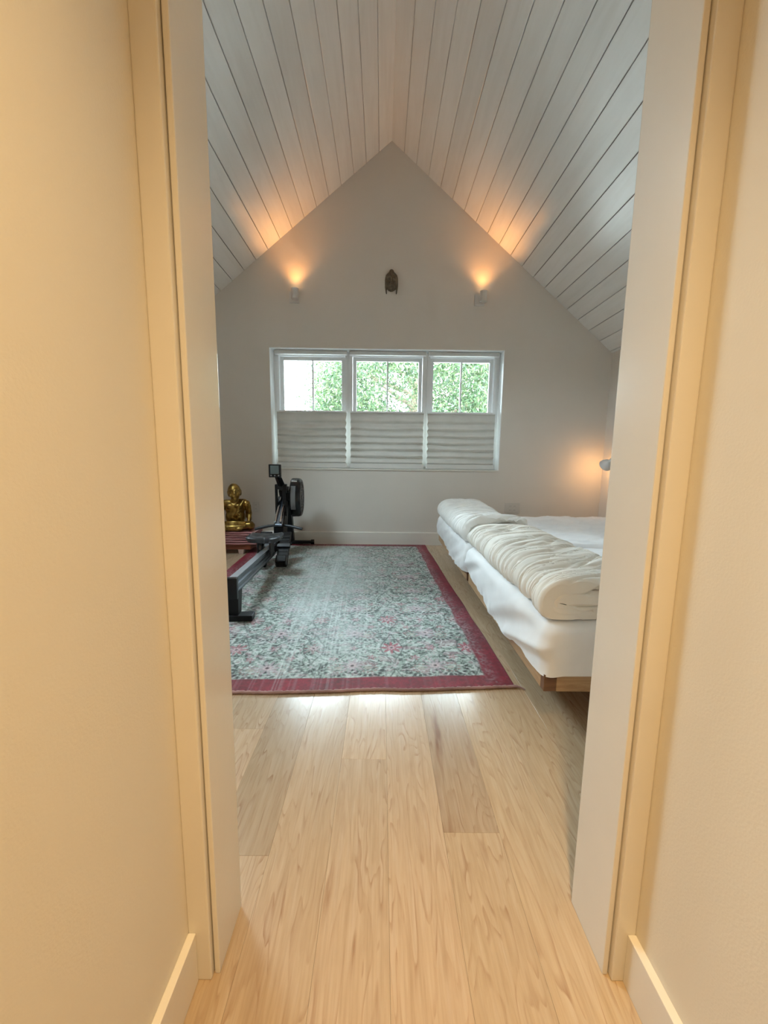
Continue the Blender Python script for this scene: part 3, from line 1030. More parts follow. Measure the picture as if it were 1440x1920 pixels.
# pale and rosy florets scattered
for sc, sd, c_, a_ in ((60, 47, (200, 208, 204), 0.6), (48, 48, (178, 192, 184), 0.45), (34, 49, (168, 128, 138), 0.42), (80, 50, (206, 208, 206), 0.6)):
    n_ = vnoise(U * sc + 3 * vnoise(U * 9, V * 9, 0, sd), V * sc, 0, sd)
    col = over(col, np.clip((n_ - 0.42) * 6, 0, a_), C(*c_))
# ogee stems
ph_ = fv / pv * 2 * np.pi
col = over(col, line(np.abs(fu) - 0.030 * (1 + np.cos(ph_)) * 0.9, 0.0060) * 0.85, C(44, 52, 50))
col = over(col, line(np.abs(gu) - 0.052 * (1 + np.cos(ph_ + np.pi)), 0.0055) * 0.65, C(48, 56, 53))
col = over(col, line(hv - 0.35 * np.abs(fu), 0.005) * (np.abs(fu) < 0.12) * 0.6, dark)
# dark leaf arcs beside each medallion, dashed
for ox in (-1, 1):
    dx, dy = fu - ox * 0.125, hv + 0.02
    rr = np.hypot(dx, dy * 1.15); aa = np.arctan2(dy, dx)
    dash = (np.sin(aa * 17) > -0.25)
    col = over(col, line(rr - 0.072, 0.016) * dash * (np.sin(aa) < 0.35) * 1.3, C(30, 36, 33))
    col = over(col, line(rr - 0.040, 0.012) * (np.sin(aa * 11) > -0.2) * 0.8, C(138, 98, 96))
    col = over(col, np.clip(1.5 - rr / 0.016, 0, 1) * 0.7, C(176, 168, 156))
# petals
def flower(col, du, dv, r, npet, c, a):
    rr = np.hypot(du, dv); aa = np.arctan2(dv, du)
    m = np.clip((r * (0.72 + 0.28 * np.cos(npet * aa)) - rr) / 0.008, 0, 1)
    col = over(col, m * a, c)
    col = over(col, np.clip((r * 0.42 * (0.8 + 0.2 * np.cos(npet * aa)) - rr) / 0.006, 0, 1) * 0.8, C(198, 176, 178))
    col = over(col, np.clip((r * 0.16 - rr) / 0.005, 0, 1), C(70, 48, 52))
    return col
cid = np.floor((wu - cx) / px + 0.5); rid = np.floor((wv_ - 0.36) / pv + 0.5)
fadeF = np.clip(0.30 + 0.75 * _hash((cid + 50).astype(np.int64), (rid + 50).astype(np.int64), np.zeros_like(cid).astype(np.int64), 5) - 0.16 * rid, 0.12, 1)
col = flower(col, fu, fv * 0.95, 0.060, 8, C(150, 34, 62), fadeF)
col = flower(col, gu, fv, 0.034, 6, C(170, 74, 98), 0.75 * fadeF)
col = flower(col, gu, hv, 0.070, 10, C(176, 158, 166), 0.6)
col = flower(col, fu, hv, 0.026, 4, C(186, 190, 190), 0.7)
for ox in (-1, 1):
    col = flower(col, fu - ox * 0.10, fv + 0.10, 0.030, 5, C(158, 70, 84), 0.55)
# border
bside = np.minimum(U, RWd - U); bend = np.minimum(V, RLn - V)
bw = 0.112 + 0.012 * vnoise(V * 9, 0, 0, 61)
red = C(116, 12, 34)
redn = np.clip(1 + 0.35 * fbm(U * 8, V * 8, 0, 63) + 0.25 * vnoise(U * 70, V * 70, 0, 64), 0.4, 1.8)[..., None]
inb = np.clip((bw - bside) / 0.012, 0, 1)
inb = np.maximum(inb, np.clip((0.094 + 0.004 * vnoise(U * 9, 0, 0, 62) - bend) / 0.006, 0, 1))
col = over(col, inb, np.clip(red * redn, 0, 1))
fade = np.clip((0.5 + 0.5 * vnoise(U * 110, V * 90, 0, 65)) * 1.3 - 0.35, 0, 1)
inner = np.clip(1 - np.abs(bside - 0.085) / 0.045, 0, 1) * (bend > 0.02)
col = over(col, inner * fade * 0.75, C(150, 132, 136))
col = over(col, inb * np.clip(fbm(U * 3.0, V * 3.0, 0, 66) * 1.4 - 0.05, 0, 0.8) * fade, C(164, 120, 128))
# worn warp streaks, strongest down the middle, then a pale wash painting in daylight
st = np.clip(vnoise(U * 60, V * 1.2, 0, 71) * 0.6 + vnoise(U * 150, V * 2.2, 0, 72) * 0.6 - 0.05, 0, 1)
mid = np.exp(-((U - 0.86 - 0.06 * np.sin(V * 1.7)) / 0.34) ** 2)
col = over(col, st * (0.10 + 0.55 * mid) * (1 - 0.7 * inb), C(206, 212, 210))
col = over(col, mid * (1 - inb) * 0.62 * np.clip(0.6 + fbm(U * 5, V * 2, 0, 74), 0, 1), C(196, 206, 204))
# a darker patch near the far end by the rower
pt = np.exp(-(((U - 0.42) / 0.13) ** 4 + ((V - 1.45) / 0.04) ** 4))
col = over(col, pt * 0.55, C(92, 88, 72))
# knots of pile
col = col * (1 + 0.16 * vnoise(U * 170, V * 170, 0, 77))[..., None]
col = np.clip(col, 0.004, 1)
off = Vector((-0.37, 2.9, 0))
# skirt down to the floor around the rim
rug = grid_mesh('rug', P, 'rug', None, True, off=off)
ca = rug.data.color_attributes.new('weave', 'FLOAT_COLOR', 'POINT')
ca.data.foreach_set('color', np.concatenate([col, np.ones((NU, NV, 1))], -1).astype(np.float32).ravel())
props(rug, 'faded grey-green floral rug with a crimson border on the maple floor', 'rug')
# overcast edge cord at the near end
q = MB()
pts = []
for k in range(221):
    u_ = k / 220
    i_ = int(round(u_ * (NU - 1)))
    p = P[i_, 0]
    pts.append((p[0], p[1] - 0.004, 0.0072 + 0.0008 * math.sin(k * 1.3) + 0.0006 * random.random()))
q.tube(pts, [0.0068 + 0.0012 * math.sin(k * 2.3) for k in range(221)], 8)
q.build('edge_cord', 'fringe', rug, True)
q = MB()
e = P[-1, 0]
q.tube([(e[0], e[1] - .003, .008), (e[0] + .018, e[1] - .010, .007), (e[0] + .034, e[1] - .020, .004)], [.006, .004, .002], 8)
q.build('corner_tassel', 'fringe', rug, True)

# ------------------------------------------------------------------ beds
def rounded_cloth(name, lo, hi, r, res, mat, parent, disp, hem):
    """dense rounded box without bottom; disp(P,N)->offset along N; hem(x,y)-> lowest z"""
    lo, hi = np.array(lo), np.array(hi)
    t = bmesh.new()
    nx, ny, nz = [max(2, int(round((hi[i] - lo[i]) / res))) for i in range(3)]
    key = {}
    verts = []
    def vid(i, j, k):
        if (i, j, k) not in key:
            key[(i, j, k)] = len(verts)
            verts.append((i, j, k))
        return key[(i, j, k)]
    quads = []
    for i in range(nx):
        for j in range(ny):
            quads.append((vid(i, j, nz), vid(i + 1, j, nz), vid(i + 1, j + 1, nz), vid(i, j + 1, nz)))
    for k in range(nz):
        for i in range(nx):
            quads.append((vid(i, 0, k), vid(i + 1, 0, k), vid(i + 1, 0, k + 1), vid(i, 0, k + 1)))
            quads.append((vid(i, ny, k), vid(i, ny, k + 1), vid(i + 1, ny, k + 1), vid(i + 1, ny, k)))
        for j in range(ny):
            quads.append((vid(0, j, k), vid(0, j, k + 1), vid(0, j + 1, k + 1), vid(0, j + 1, k)))
            quads.append((vid(nx, j, k), vid(nx, j + 1, k), vid(nx, j + 1, k + 1), vid(nx, j, k + 1)))
    G = np.array(verts, float) / np.array([nx, ny, nz])
    P0 = lo + G * (hi - lo)
    rr = np.array([r, r, r])
    inner = np.clip(P0, lo + rr, hi - rr)
    inner[:, 2] = np.clip(P0[:, 2], lo[2], hi[2] - r)
    D = P0 - inner
    ln = np.linalg.norm(D, axis=1, keepdims=True)
    N = D / np.maximum(ln, 1e-9)
    Pn = inner + N * r
    # hem shape
    frac = np.clip((hi[2] - r - Pn[:, 2]) / (hi[2] - r - lo[2]), 0, 1)
    hz = hem(Pn[:, 0], Pn[:, 1])
    Pn[:, 2] = np.where(frac > 0, Pn[:, 2] + frac * (hz - lo[2]), Pn[:, 2])
    Pn = Pn + N * disp(Pn, N)[:, None]
    off = np.array(BASE[parent.name])
    me = bpy.data.meshes.new(name)
    Q = np.array(quads)
    me.vertices.add(len(Pn)); me.vertices.foreach_set('co', (Pn - off).astype(np.float32).ravel())
    me.loops.add(Q.size); me.loops.foreach_set('vertex_index', Q.ravel().astype(np.int32))
    me.polygons.add(len(Q)); me.polygons.foreach_set('loop_start', np.arange(0, Q.size, 4, dtype=np.int32))
    me.update(calc_edges=True); me.validate()
    o = link(name, me, mat, parent, False)
    me.polygons.foreach_set('use_smooth', [True] * len(me.polygons))
    return o

BX0, BX1 = 0.585, 2.405
beds = [(1.305, 2.545), (2.580, 3.930)]
for bi, (y0, y1) in enumerate(beds):
    near = bi == 0
    t = thing('bed_frame', (BX0, y0, 0), ['low oak bed platform nearest the doorway' , 'low oak bed platform nearest the window wall'][bi], 'bed frame', 'twin platform beds')
    z0, z1 = 0.150, 0.212
    th = 0.030
    q = MB(); q.box((BX0, y0 + th, z0), (BX0 + th, y1, z1), 0.002); q.build('foot_rail', 'bed_wood', t)
    q = MB(); q.box((BX0 + 0.045, y0, z0), (BX1, y0 + th, z1), 0.002); q.build('side_rail', 'bed_wood', t)
    q = MB(); q.box((BX0 + 0.045, y1 - th, z0), (BX1, y1, z1), 0.002); q.build('side_rail', 'bed_wood', t)
    q = MB(); q.box((BX0, y0, z0), (BX0 + 0.045, y0 + th, z1), 0.002)
    q.build('corner_block', 'bed_post', t)['label'] = 'darker corner block'
    q = MB(); q.box((BX0 + th, y0 + th, 0.200), (BX1, y1 - th, 0.212)); q.build('deck', 'bed_wood', t)
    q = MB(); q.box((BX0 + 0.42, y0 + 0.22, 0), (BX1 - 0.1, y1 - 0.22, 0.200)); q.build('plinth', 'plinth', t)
    mt = thing('mattress', (BX0, y0, 0.215), ['white sheeted mattress on the bed nearest the doorway', 'white sheeted mattress on the bed nearest the window wall'][bi], 'mattress', 'mattresses on the twin beds')
    mb = MB(); mb.box((BX0 + 0.035, y0 + 0.035, 0.217), (BX1, y1 - 0.035, 0.372), 0.03)
    mb.build('core', 'ticking', mt)
    sd = 100 + bi * 50
    def disp(Pp, N, sd=sd, near=near, y0=y0, y1=y1):
        x, y, z = Pp[:, 0], Pp[:, 1], Pp[:, 2]
        d = 0.004 * fbm(x * 3, y * 3, z * 3, sd)
        foot = np.clip(-N[:, 0], 0, 1)
        front = np.clip(-N[:, 1], 0, 1)
        top = np.clip(N[:, 2], 0, 1)
        # slanting pulls across the foot side
        sl_ = y * 2.2 + z * 7.5
        d = d + foot * (0.013 * (1 - 2 * np.abs(vnoise(sl_ * 1.25, y * 0.8, 0, sd + 1)) ** 1.1) + 0.006 * vnoise(sl_ * 2.6 + y * 2, z * 4, 0, sd + 2) + 0.010 * np.sin(np.clip((0.40 - z) / 0.2, 0, 1) * np.pi))
        d = d + front * (0.004 * ridge(x * 3 + z * 2, z * 2, 0, sd + 3) + 0.006 * np.sin(np.clip((0.40 - z) / 0.2, 0, 1) * np.pi))
        # creases on top
        w1 = ridge(x * 5 + y * 7 + 1.5 * fbm(x * 2, y * 2, 0, sd + 6), y * 2.5 - x, 0, sd + 4)
        w2 = ridge(x * 13 - y * 9, y * 6 + x * 3, 0, sd + 5)
        amp = (0.010 if bi else 0.003)
        d = d + top * (amp * w1 + amp * 0.6 * w2)
        # ragged gather at the hem
        low = np.clip((0.26 - z) / 0.06, 0, 1)
        d = np.where(N[:, 2] < 0.5, np.maximum(d, -0.003), d)
        d = d + low * np.clip(foot * 3 - 2, 0, 1) * (0.008 * vnoise(x * 18, y * 18, z * 8, sd + 7) + 0.003 * vnoise(x * 40, y * 40, 0, sd + 8)) + low * 0.002
        return np.where(low > 0, np.maximum(d, -0.003), d)
    def hem(x, y, sd=sd, y0=y0, y1=y1):
        m = (y - y0) / (y1 - y0)
        ft = np.clip((BX0 + 0.06 - x) / 0.04, 0, 1)
        a = 0.215 * (1 - ft) + ft * np.interp(m, [0, .15, .35, .7, 1], [.213, .20, .178, .205, .245])
        return a + (0.002 + 0.008 * ft) * vnoise(y * 9, x * 4, 0, sd + 9) + 0.005 * ft * vnoise(y * 28, 0, 0, sd + 10) * vnoise(y * 5, 3, 0, sd + 12)
    rounded_cloth('fitted_sheet', (BX0 - 0.010, y0 - 0.008, 0.175), (BX1, y1 + 0.004 * bi, 0.400), 0.045, 0.0095, 'sheet', mt, disp, hem)

# folded duvets: one thick quilt folded in four, laid along the foot of each bed
def duvet(name, prof, y0, y1, thick, mat, label, seed, top, wr=1.0, end_drop=0.0):
    t = thing(name, (prof[0][0], y0, 0.40), label, 'duvet', 'folded duvets at the foot of the beds')
    # dense smooth path
    pp = np.array(prof, float)
    # Catmull-Rom
    pts = []
    ext = np.vstack([2 * pp[0] - pp[1], pp, 2 * pp[-1] - pp[-2]])
    for i in range(1, len(ext) - 2):
        for s in np.linspace(0, 1, 9)[:-1]:
            a, b_, c, d = ext[i - 1], ext[i], ext[i + 1], ext[i + 2]
            pts.append(0.5 * ((2 * b_) + (-a + c) * s + (2 * a - 5 * b_ + 4 * c - d) * s * s + (-a + 3 * b_ - 3 * c + d) * s ** 3))
    pts.append(pp[-1])
    pts = np.array(pts)
    seg = np.linalg.norm(np.diff(pts, axis=0), axis=1)
    L = np.concatenate([[0], np.cumsum(seg)])
    n = int(L[-1] / 0.0075)
    sl = np.linspace(0, L[-1], n)
    c2 = np.stack([np.interp(sl, L, pts[:, 0]), np.interp(sl, L, pts[:, 1])], -1)
    tan = np.gradient(c2, axis=0); tan /= np.linalg.norm(tan, axis=1, keepdims=True)
    nr = np.stack([-tan[:, 1], tan[:, 0]], -1)
    tk = np.interp(sl / L[-1], [0, .02, .98, 1], [0.3, 1, 1, 0.3]) * thick / 2
    loop = np.concatenate([c2 + nr * tk[:, None], (c2 - nr * tk[:, None])[::-1]])
    lnr = np.concatenate([nr, -nr[::-1]])
    lsl = np.concatenate([sl, sl[::-1]])
    ltk = np.concatenate([tk, tk[::-1]])
    ny = int((y1 - y0) / 0.0045)
    yy = np.linspace(y0, y1, ny)
    m = len(loop)
    Pm = np.zeros((m, ny, 3))
    e = np.minimum(yy - y0, y1 - yy)
    endk = np.sqrt(np.clip(1 - (1 - np.clip(e / 0.022, 0, 1)) ** 2, 0.0, 1))
    shrink = (1 - endk)[None, :] * ltk[:, None] * 0.85
    X0 = loop[:, 0][:, None]; Z0 = loop[:, 1][:, None]
    sY = yy[None, :] + 0 * X0
    s_ = lsl[:, None] + 0 * sY
    side = np.concatenate([np.zeros(n), np.ones(n) * 40])[:, None]
    # creases: run across the roll, drifting along it
    wa = vnoise(s_ * 2 + 3, sY * 2.2, side, seed) * 1.1
    def crease(u_, v_, sd_):
        return 1 - 2 * np.exp(-(vnoise(u_, v_, 0, sd_) / 0.20) ** 2)
    w1 = crease(sY * 15 + s_ * 6.0 + wa * 2, s_ * 1.8 + side, seed + 1)
    w2 = crease(sY * 34 + s_ * 11.0 + wa * 3, s_ * 2.6 + side, seed + 2)
    w3 = crease(sY * 58 + s_ * 15 + wa * 5, s_ * 5 + side, seed + 3)
    big = fbm(s_ * 3, sY * 2.5, side, seed + 4)
    outer = wr * (0.0080 * w1 + 0.0062 * w2 + 0.0034 * w3) + 0.008 * big
    dm = outer - shrink
    Pm[..., 0] = X0 + lnr[:, 0][:, None] * dm
    Pm[..., 2] = Z0 + lnr[:, 1][:, None] * dm
    Pm[..., 1] = sY + 0.010 * vnoise(s_ * 9, side, 0, seed + 6) * np.exp(-e / 0.05)[None, :] * np.sign(sY - (y0 + y1) / 2)
    # overall wander of the roll and its height
    Pm[..., 0] += 0.014 * vnoise(sY * 1.7, 0, 0, seed + 7)
    up = np.clip((Pm[..., 2] - 0.40) / 0.12, 0, 1.3)
    Pm[..., 2] += up * (0.016 * vnoise(sY * 2.3 + 5, 0, 0, seed + 8) + top(sY))
    Pm[..., 2] = np.maximum(Pm[..., 2], 0.409)
    idx = np.arange(m * ny).reshape(m, ny)
    cp = []
    for i in range(n - 1):
        a_, b_ = i, m - 1 - i
        cp.append((idx[a_, 0], idx[a_ + 1, 0], idx[b_ - 1, 0], idx[b_, 0]))
        cp.append((idx[a_, -1], idx[b_, -1], idx[b_ - 1, -1], idx[a_ + 1, -1]))
    grid_mesh('folded_quilt', Pm, mat, t, True, True, extra=np.array(cp))
    return t

x0 = BX0 + 0.030
prof_near = [(1.03, .447), (.86, .446), (.720, .444), (.668, .452), (.664, .466), (.700, .478), (.86, .482), (1.00, .484), (1.055, .502), (1.00, .520), (.86, .526),
             (.72, .522), (.645, .505), (.612, .465), (.630, .428), (.70, .417), (.86, .416), (1.02, .416)]
prof_near = [(.612 + (x - .612) * .90, z) for x, z in prof_near]
duvet('folded_duvet', prof_near, 1.335, 2.60, 0.0305, 'duvet',
      'cream crinkled duvet folded in layers on the bed nearest the doorway', 300,
      lambda y: 0.012 * np.sin((y - 1.3) * 2.6) - 0.012 * np.clip((y - 2.2) / 0.4, 0, 1))
prof_far = [(x + 0.0 - 0.03, z - 0.002) for x, z in prof_near]
duvet('folded_duvet', prof_far, 2.635, 3.955, 0.031, 'duvet_white',
      'cream duvet, window light painted into its paler colour, folded along the foot of the bed nearest the window wall', 400,
      lambda y: 0.020 * np.clip((y - 3.2), 0, 1) + 0.034 * np.exp(-((y - 2.66) / 0.16) ** 2), 0.8)

# ------------------------------------------------------------------ reading lamp on the right wall
lx, ly, lz = 2.300, 3.98, 0.918
t = thing('reading_lamp', (XR, ly, lz + 0.05), 'small white bell-shaped reading lamp glowing at the corner beyond the beds', 'wall light')
q = MB(); q.cyl((XR, ly, lz + 0.055), (XR - 0.018, ly, lz + 0.055), 0.045, seg=24); q.build('wall_plate', 'white_metal', t, True)
q = MB(); q.tube([(XR - 0.018, ly, lz + 0.055), (XR - 0.07, ly, lz + 0.064), (XR - 0.116, ly, lz + 0.062)], 0.008, 12)
q.ell((XR - 0.120, ly, lz + 0.060), (0.014, 0.014, 0.014), sub=2); q.build('arm', 'white_metal', t, True)
ax = Vector((-0.10, 0.82, -0.56)).normalized()
org = Vector((XR - 0.120, ly, lz + 0.060))
q = MB()
q.lathe([(0.0, -0.002), (0.016, 0.0), (0.019, 0.006), (0.020, 0.035), (0.030, 0.048), (0.048, 0.066), (0.060, 0.090), (0.064, 0.112),
         (0.0615, 0.112), (0.0575, 0.090), (0.046, 0.068), (0.028, 0.051), (0.0, 0.044)], org, ax, 32)
q.build('bell_shade', 'white_metal', t, True)
q = MB(); q.ell(org + ax * 0.082, (0.020, 0.020, 0.020), sub=2); q.build('bulb', 'bulb', t, True)
light('reading_lamp_light', 'POINT', org + ax * 0.114, 1.9, (1.0, 0.50, 0.16), shadow_soft_size=0.03)

# ------------------------------------------------------------------ low stool, folded textiles, gold statue
SX, SY = -1.475, 3.99
t = thing('low_stool', (SX, SY, 0), 'low red-brown wooden stool under the striped textiles', 'stool')
q = MB(); q.box((SX - 0.24, SY - 0.135, 0.045), (SX + 0.175, SY + 0.15, 0.092), 0.004); q.build('seat_board', 'stool_wood', t)
for sx_ in (-0.215, 0.080):
    for sy_ in (-0.115, 0.125):
        q = MB(); q.prism([(SX + sx_ - 0.022, 0), (SX + sx_ + 0.022, 0), (SX + sx_ + 0.028, 0.046), (SX + sx_ - 0.028, 0.046)], 'y', SY + sy_ - 0.022, SY + sy_ + 0.022)
        q.build('leg', 'stool_leg', t)
def folded_textile(z, h, x0, x1, seed, label):
    o = None
    q = MB()
    prof = []
    nl = 2
    yv0, yv1 = SY - 0.145, SY + 0.145
    th = h / nl
    t_ = thing('folded_textile', (SX, SY, z), label, 'textile', 'striped textiles stacked under the gold statue')
    for k in range(nl):
        pr = []
        for a in np.linspace(-90, 90, 7):
            pr.append((yv1 - 0.012 + 0.012 * math.cos(R(a)), z + th * (k + .5) + th * 0.47 * math.sin(R(a))))
        for a in np.linspace(90, 270, 7):
            pr.append((yv0 + 0.012 + 0.012 * math.cos(R(a)), z + th * (k + .5) + th * 0.47 * math.sin(R(a))))
        n = len(pr)
        xs = np.linspace(x0, x1, 26)
        Pm = np.zeros((n, 26, 3))
        for i, (y, zz) in enumerate(pr):
            Pm[i, :, 0] = xs
            Pm[i, :, 1] = y - 0.010 * np.sin((xs - x0) / (x1 - x0) * np.pi) * (1 if y < SY else -1) + 0.004 * vnoise(xs * 9, y * 9, 0, seed + k)
            Pm[i, :, 2] = np.maximum(z + 0.0005, zz + 0.0025 * vnoise(xs * 7, y * 5, 0, seed + 9) - 0.010 * ((xs - SX) / 0.22) ** 2 * (zz - z) / h)
        idx = np.arange(n * 26).reshape(n, 26)
        ex = []
        for i in range(n // 2):
            j = n - 1 - i
            if j - 1 > i + 1 or True:
                a_, b_, c_, d_ = idx[i, 0], idx[i + 1, 0], idx[j - 1, 0], idx[j, 0]
                if len({a_, b_, c_, d_}) == 4:
                    ex.append((a_, b_, c_, d_))
                    ex.append((idx[i, -1], idx[j, -1], idx[j - 1, -1], idx[i + 1, -1]))
        grid_mesh('fold', Pm, 'textile', t_, True, True, extra=np.array(ex))
folded_textile(0.093, 0.046, SX - 0.25, SX + 0.235, 11, 'red striped folded textile lying on the stool, lowest of three')
folded_textile(0.141, 0.042, SX - 0.24, SX + 0.200, 12, 'red striped folded textile in the middle of the stack')
folded_textile(0.185, 0.040, SX - 0.24, SX + 0.215, 13, 'pinkish striped folded textile directly under the gold statue')

t = thing('seated_statue', (-1.482, 3.965, 0.2265), 'gilded statue of a seated cross-legged monk on striped textiles', 'statue')
q = MB()
# crossed legs and lap
q.ell((0, -0.030, 0.045), (0.180, 0.115, 0.046))
q.cap((-0.145, -0.020, 0.048), (0.04, -0.112, 0.034), 0.047, 0.032)
q.cap((0.145, -0.020, 0.048), (-0.04, -0.115, 0.036), 0.047, 0.032)
q.ell((0.150, -0.035, 0.046), (0.052, 0.060, 0.045), sub=2)
q.ell((-0.150, -0.035, 0.046), (0.052, 0.060, 0.045), sub=2)
q.ell((0.06, -0.125, 0.028), (0.045, 0.022, 0.018), sub=2)
q.ell((-0.06, -0.125, 0.028), (0.045, 0.022, 0.018), sub=2)
# trunk
q.ell((0, 0.020, 0.130), (0.098, 0.075, 0.100))
q.ell((0, 0.018, 0.215), (0.098, 0.066, 0.090))
q.ell((-0.038, -0.022, 0.242), (0.045, 0.034, 0.034), sub=2)
q.ell((0.040, -0.022, 0.242), (0.045, 0.034, 0.034), sub=2)
q.cap((-0.088, 0.015, 0.272), (0.088, 0.015, 0.278), 0.036)
q.cap((0, 0.010, 0.27), (0.004, -0.002, 0.325), 0.042, 0.038)
# head, turned a little to the side
hr = Matrix.Rotation(R(14), 3, 'Z') @ Matrix.Rotation(R(-6), 3, 'Y')
hc = Vector((0.004, -0.010, 0.392))
def H_(p): return hc + hr @ Vector(p)
q.ell(hc, (0.063, 0.072, 0.080), hr)
q.ell(H_((0, -0.016, -0.045)), (0.047, 0.050, 0.044), hr, 2)
q.ell(H_((0, -0.052, -0.074)), (0.020, 0.016, 0.014), hr, 2)
q.cap(H_((0, -0.070, 0.012)), H_((0, -0.086, -0.022)), 0.007, 0.012)
q.cap(H_((-0.015, -0.064, -0.050)), H_((0.015, -0.064, -0.050)), 0.0045)
q.cap(H_((-0.011, -0.062, -0.060)), H_((0.011, -0.062, -0.060)), 0.0045)
for s in (-1, 1):
    q.cap(H_((s * 0.012, -0.072, 0.016)), H_((s * 0.046, -0.052, 0.014)), 0.007, 0.005)
    q.ell(H_((s * 0.026, -0.064, -0.002)), (0.014, 0.009, 0.007), hr, 2)
    q.ell(H_((s * 0.036, -0.052, -0.034)), (0.018, 0.016, 0.018), hr, 2)
    q.ell(H_((s * 0.062, 0.008, -0.006)), (0.007, 0.013, 0.020), hr, 2)
    q.cap(H_((s * 0.061, 0.004, -0.024)), H_((s * 0.056, 0.002, -0.046)), 0.007, 0.006)
# arms to the knees, hands with fingers
for s in (-1, 1):
    sh, el_, wr_ = Vector((s * 0.112, 0.014, 0.262)), Vector((s * 0.140, 0.018, 0.170)), Vector((s * 0.150, -0.058, 0.096))
    q.ell(sh, (0.040, 0.040, 0.040), sub=2)
    q.cap(sh, el_, 0.032, 0.025)
    q.cap(el_, wr_, 0.025, 0.018)
    q.ell(wr_ + Vector((0, -0.020, -0.008)), (0.022, 0.026, 0.012), sub=2)
    for f in range(4):
        fx = (f - 1.5) * 0.011
        a0 = wr_ + Vector((fx, -0.036, -0.008))
        a1 = a0 + Vector((fx * 0.15, -0.020, -0.010))
        a2 = a1 + Vector((0, -0.006, -0.022))
        q.cap(a0, a1, 0.0060, 0.0055)
        q.cap(a1, a2, 0.0055, 0.0048)
    q.cap(wr_ + Vector((-s * 0.016, -0.018, -0.006)), wr_ + Vector((-s * 0.032, -0.036, -0.016)), 0.0068, 0.0055)
body = sculpt('body', q, 'gold', t, 0.0052, 2)
# robe: over one shoulder, folds falling across the chest and lap
q = MB()
for k in range(7):
    o_ = k * 0.013
    pts = []
    for s in np.linspace(0, 1, 12):
        x = 0.098 - o_ * 0.75 + (-0.128 + 0.02 * k) * s ** 1.25
        z = 0.306 - o_ * 0.25 - 0.200 * s
        y = 0.022 - 0.086 * math.sin(np.pi * (0.12 + 0.72 * s)) - 0.004 * (k % 2)
        pts.append((x, y, z))
    q.tube(pts, [0.0085] * 12, 8)
for k in range(4):
    pts = [(0.115 + 0.012 * k, 0.035 - 0.022 * k * (1 - s) - 0.03 * s, 0.292 - 0.170 * s - 0.01 * k) for s in np.linspace(0, 1, 8)]
    q.tube(pts, [0.014, 0.016, 0.017, 0.017, 0.016, 0.015, 0.013, 0.010], 8)
for k in range(6):
    a = k / 5
    pts = [((-0.12 + 0.24 * s), -0.075 - 0.062 * math.sin(np.pi * s) * (0.6 + 0.4 * a), 0.088 - 0.060 * a + 0.010 * math.sin(np.pi * s)) for s in np.linspace(0, 1, 12)]
    q.tube(pts, [0.0085] * 12, 8)
for k in range(3):
    pts = [(0.052 + 0.013 * math.sin(i * 1.5 + k), -0.060 - 0.004 * k, 0.250 - 0.012 * i) for i in range(9)]
    q.tube(pts, [0.005] * 9, 6)
rb = sculpt('robe', q, 'gold', t, 0.0048, 1)
for ch in (body, rb):
    ch.location = (0, 0, 0)
t.rotation_euler = (0, 0, R(6))

# ------------------------------------------------------------------ rowing machine (built along its own axis, then turned)
t = thing('rowing_machine', (-0.862, 2.205, 0.0095), 'black and silver rowing machine standing on the rug below the window', 'rower', None, math.atan(0.0762))
BASE[t.name] = Vector((0, 0, 0))
zr = lambda y: 0.255 - 0.045 * y
q = MB()
rp = [(-.026, 0), (.026, 0), (.026, -.014), (.018, -.020), (.018, -.034), (.027, -.040), (.027, -.056), (.019, -.062), (.019, -.074), (.026, -.080), (.026, -.092), (-.026, -.092),
      (-.026, -.080), (-.019, -.074), (-.019, -.062), (-.027, -.056), (-.027, -.040), (-.018, -.034), (-.018, -.020), (-.026, -.014)]
n = len(rp)
vs2 = [(x, 0.02, zr(0.02) + z) for x, z in rp] + [(x, 1.72, zr(1.72) + z) for x, z in rp]
q._add(vs2, [tuple(range(n)), tuple(reversed(range(n, 2 * n)))] + [(i, n + i, n + (i + 1) % n, (i + 1) % n) for i in range(n)])
rail = q.build('monorail', 'dark_alu', t)
q = MB()
v_ = [(-.022, .022, zr(.022) + .0005), (.022, .022, zr(.022) + .0005), (.022, 1.70, zr(1.7) + .0005), (-.022, 1.70, zr(1.7) + .0005)]
q._add(v_ + [(a, b_, c + .0025) for a, b_, c in v_], [(0, 3, 2, 1), (4, 5, 6, 7), (0, 1, 5, 4), (1, 2, 6, 5), (2, 3, 7, 6), (3, 0, 4, 7)])
q.build('track', 'aluminium', rail)
q = MB(); q.box((-.034, -.012, .135), (.034, .022, .263), .005); q.build('end_cap', 'black_plastic', t)
q = MB(); q.prism([(.020, .175), (.110, .165), (.075, .030), (.015, .030)], 'x', -.028, .030); q.build('rear_leg', 'black', t)
q = MB(); q.box((-.17, -.005, .0), (.112, .070, .034), .004); q.build('rear_foot', 'black', t)
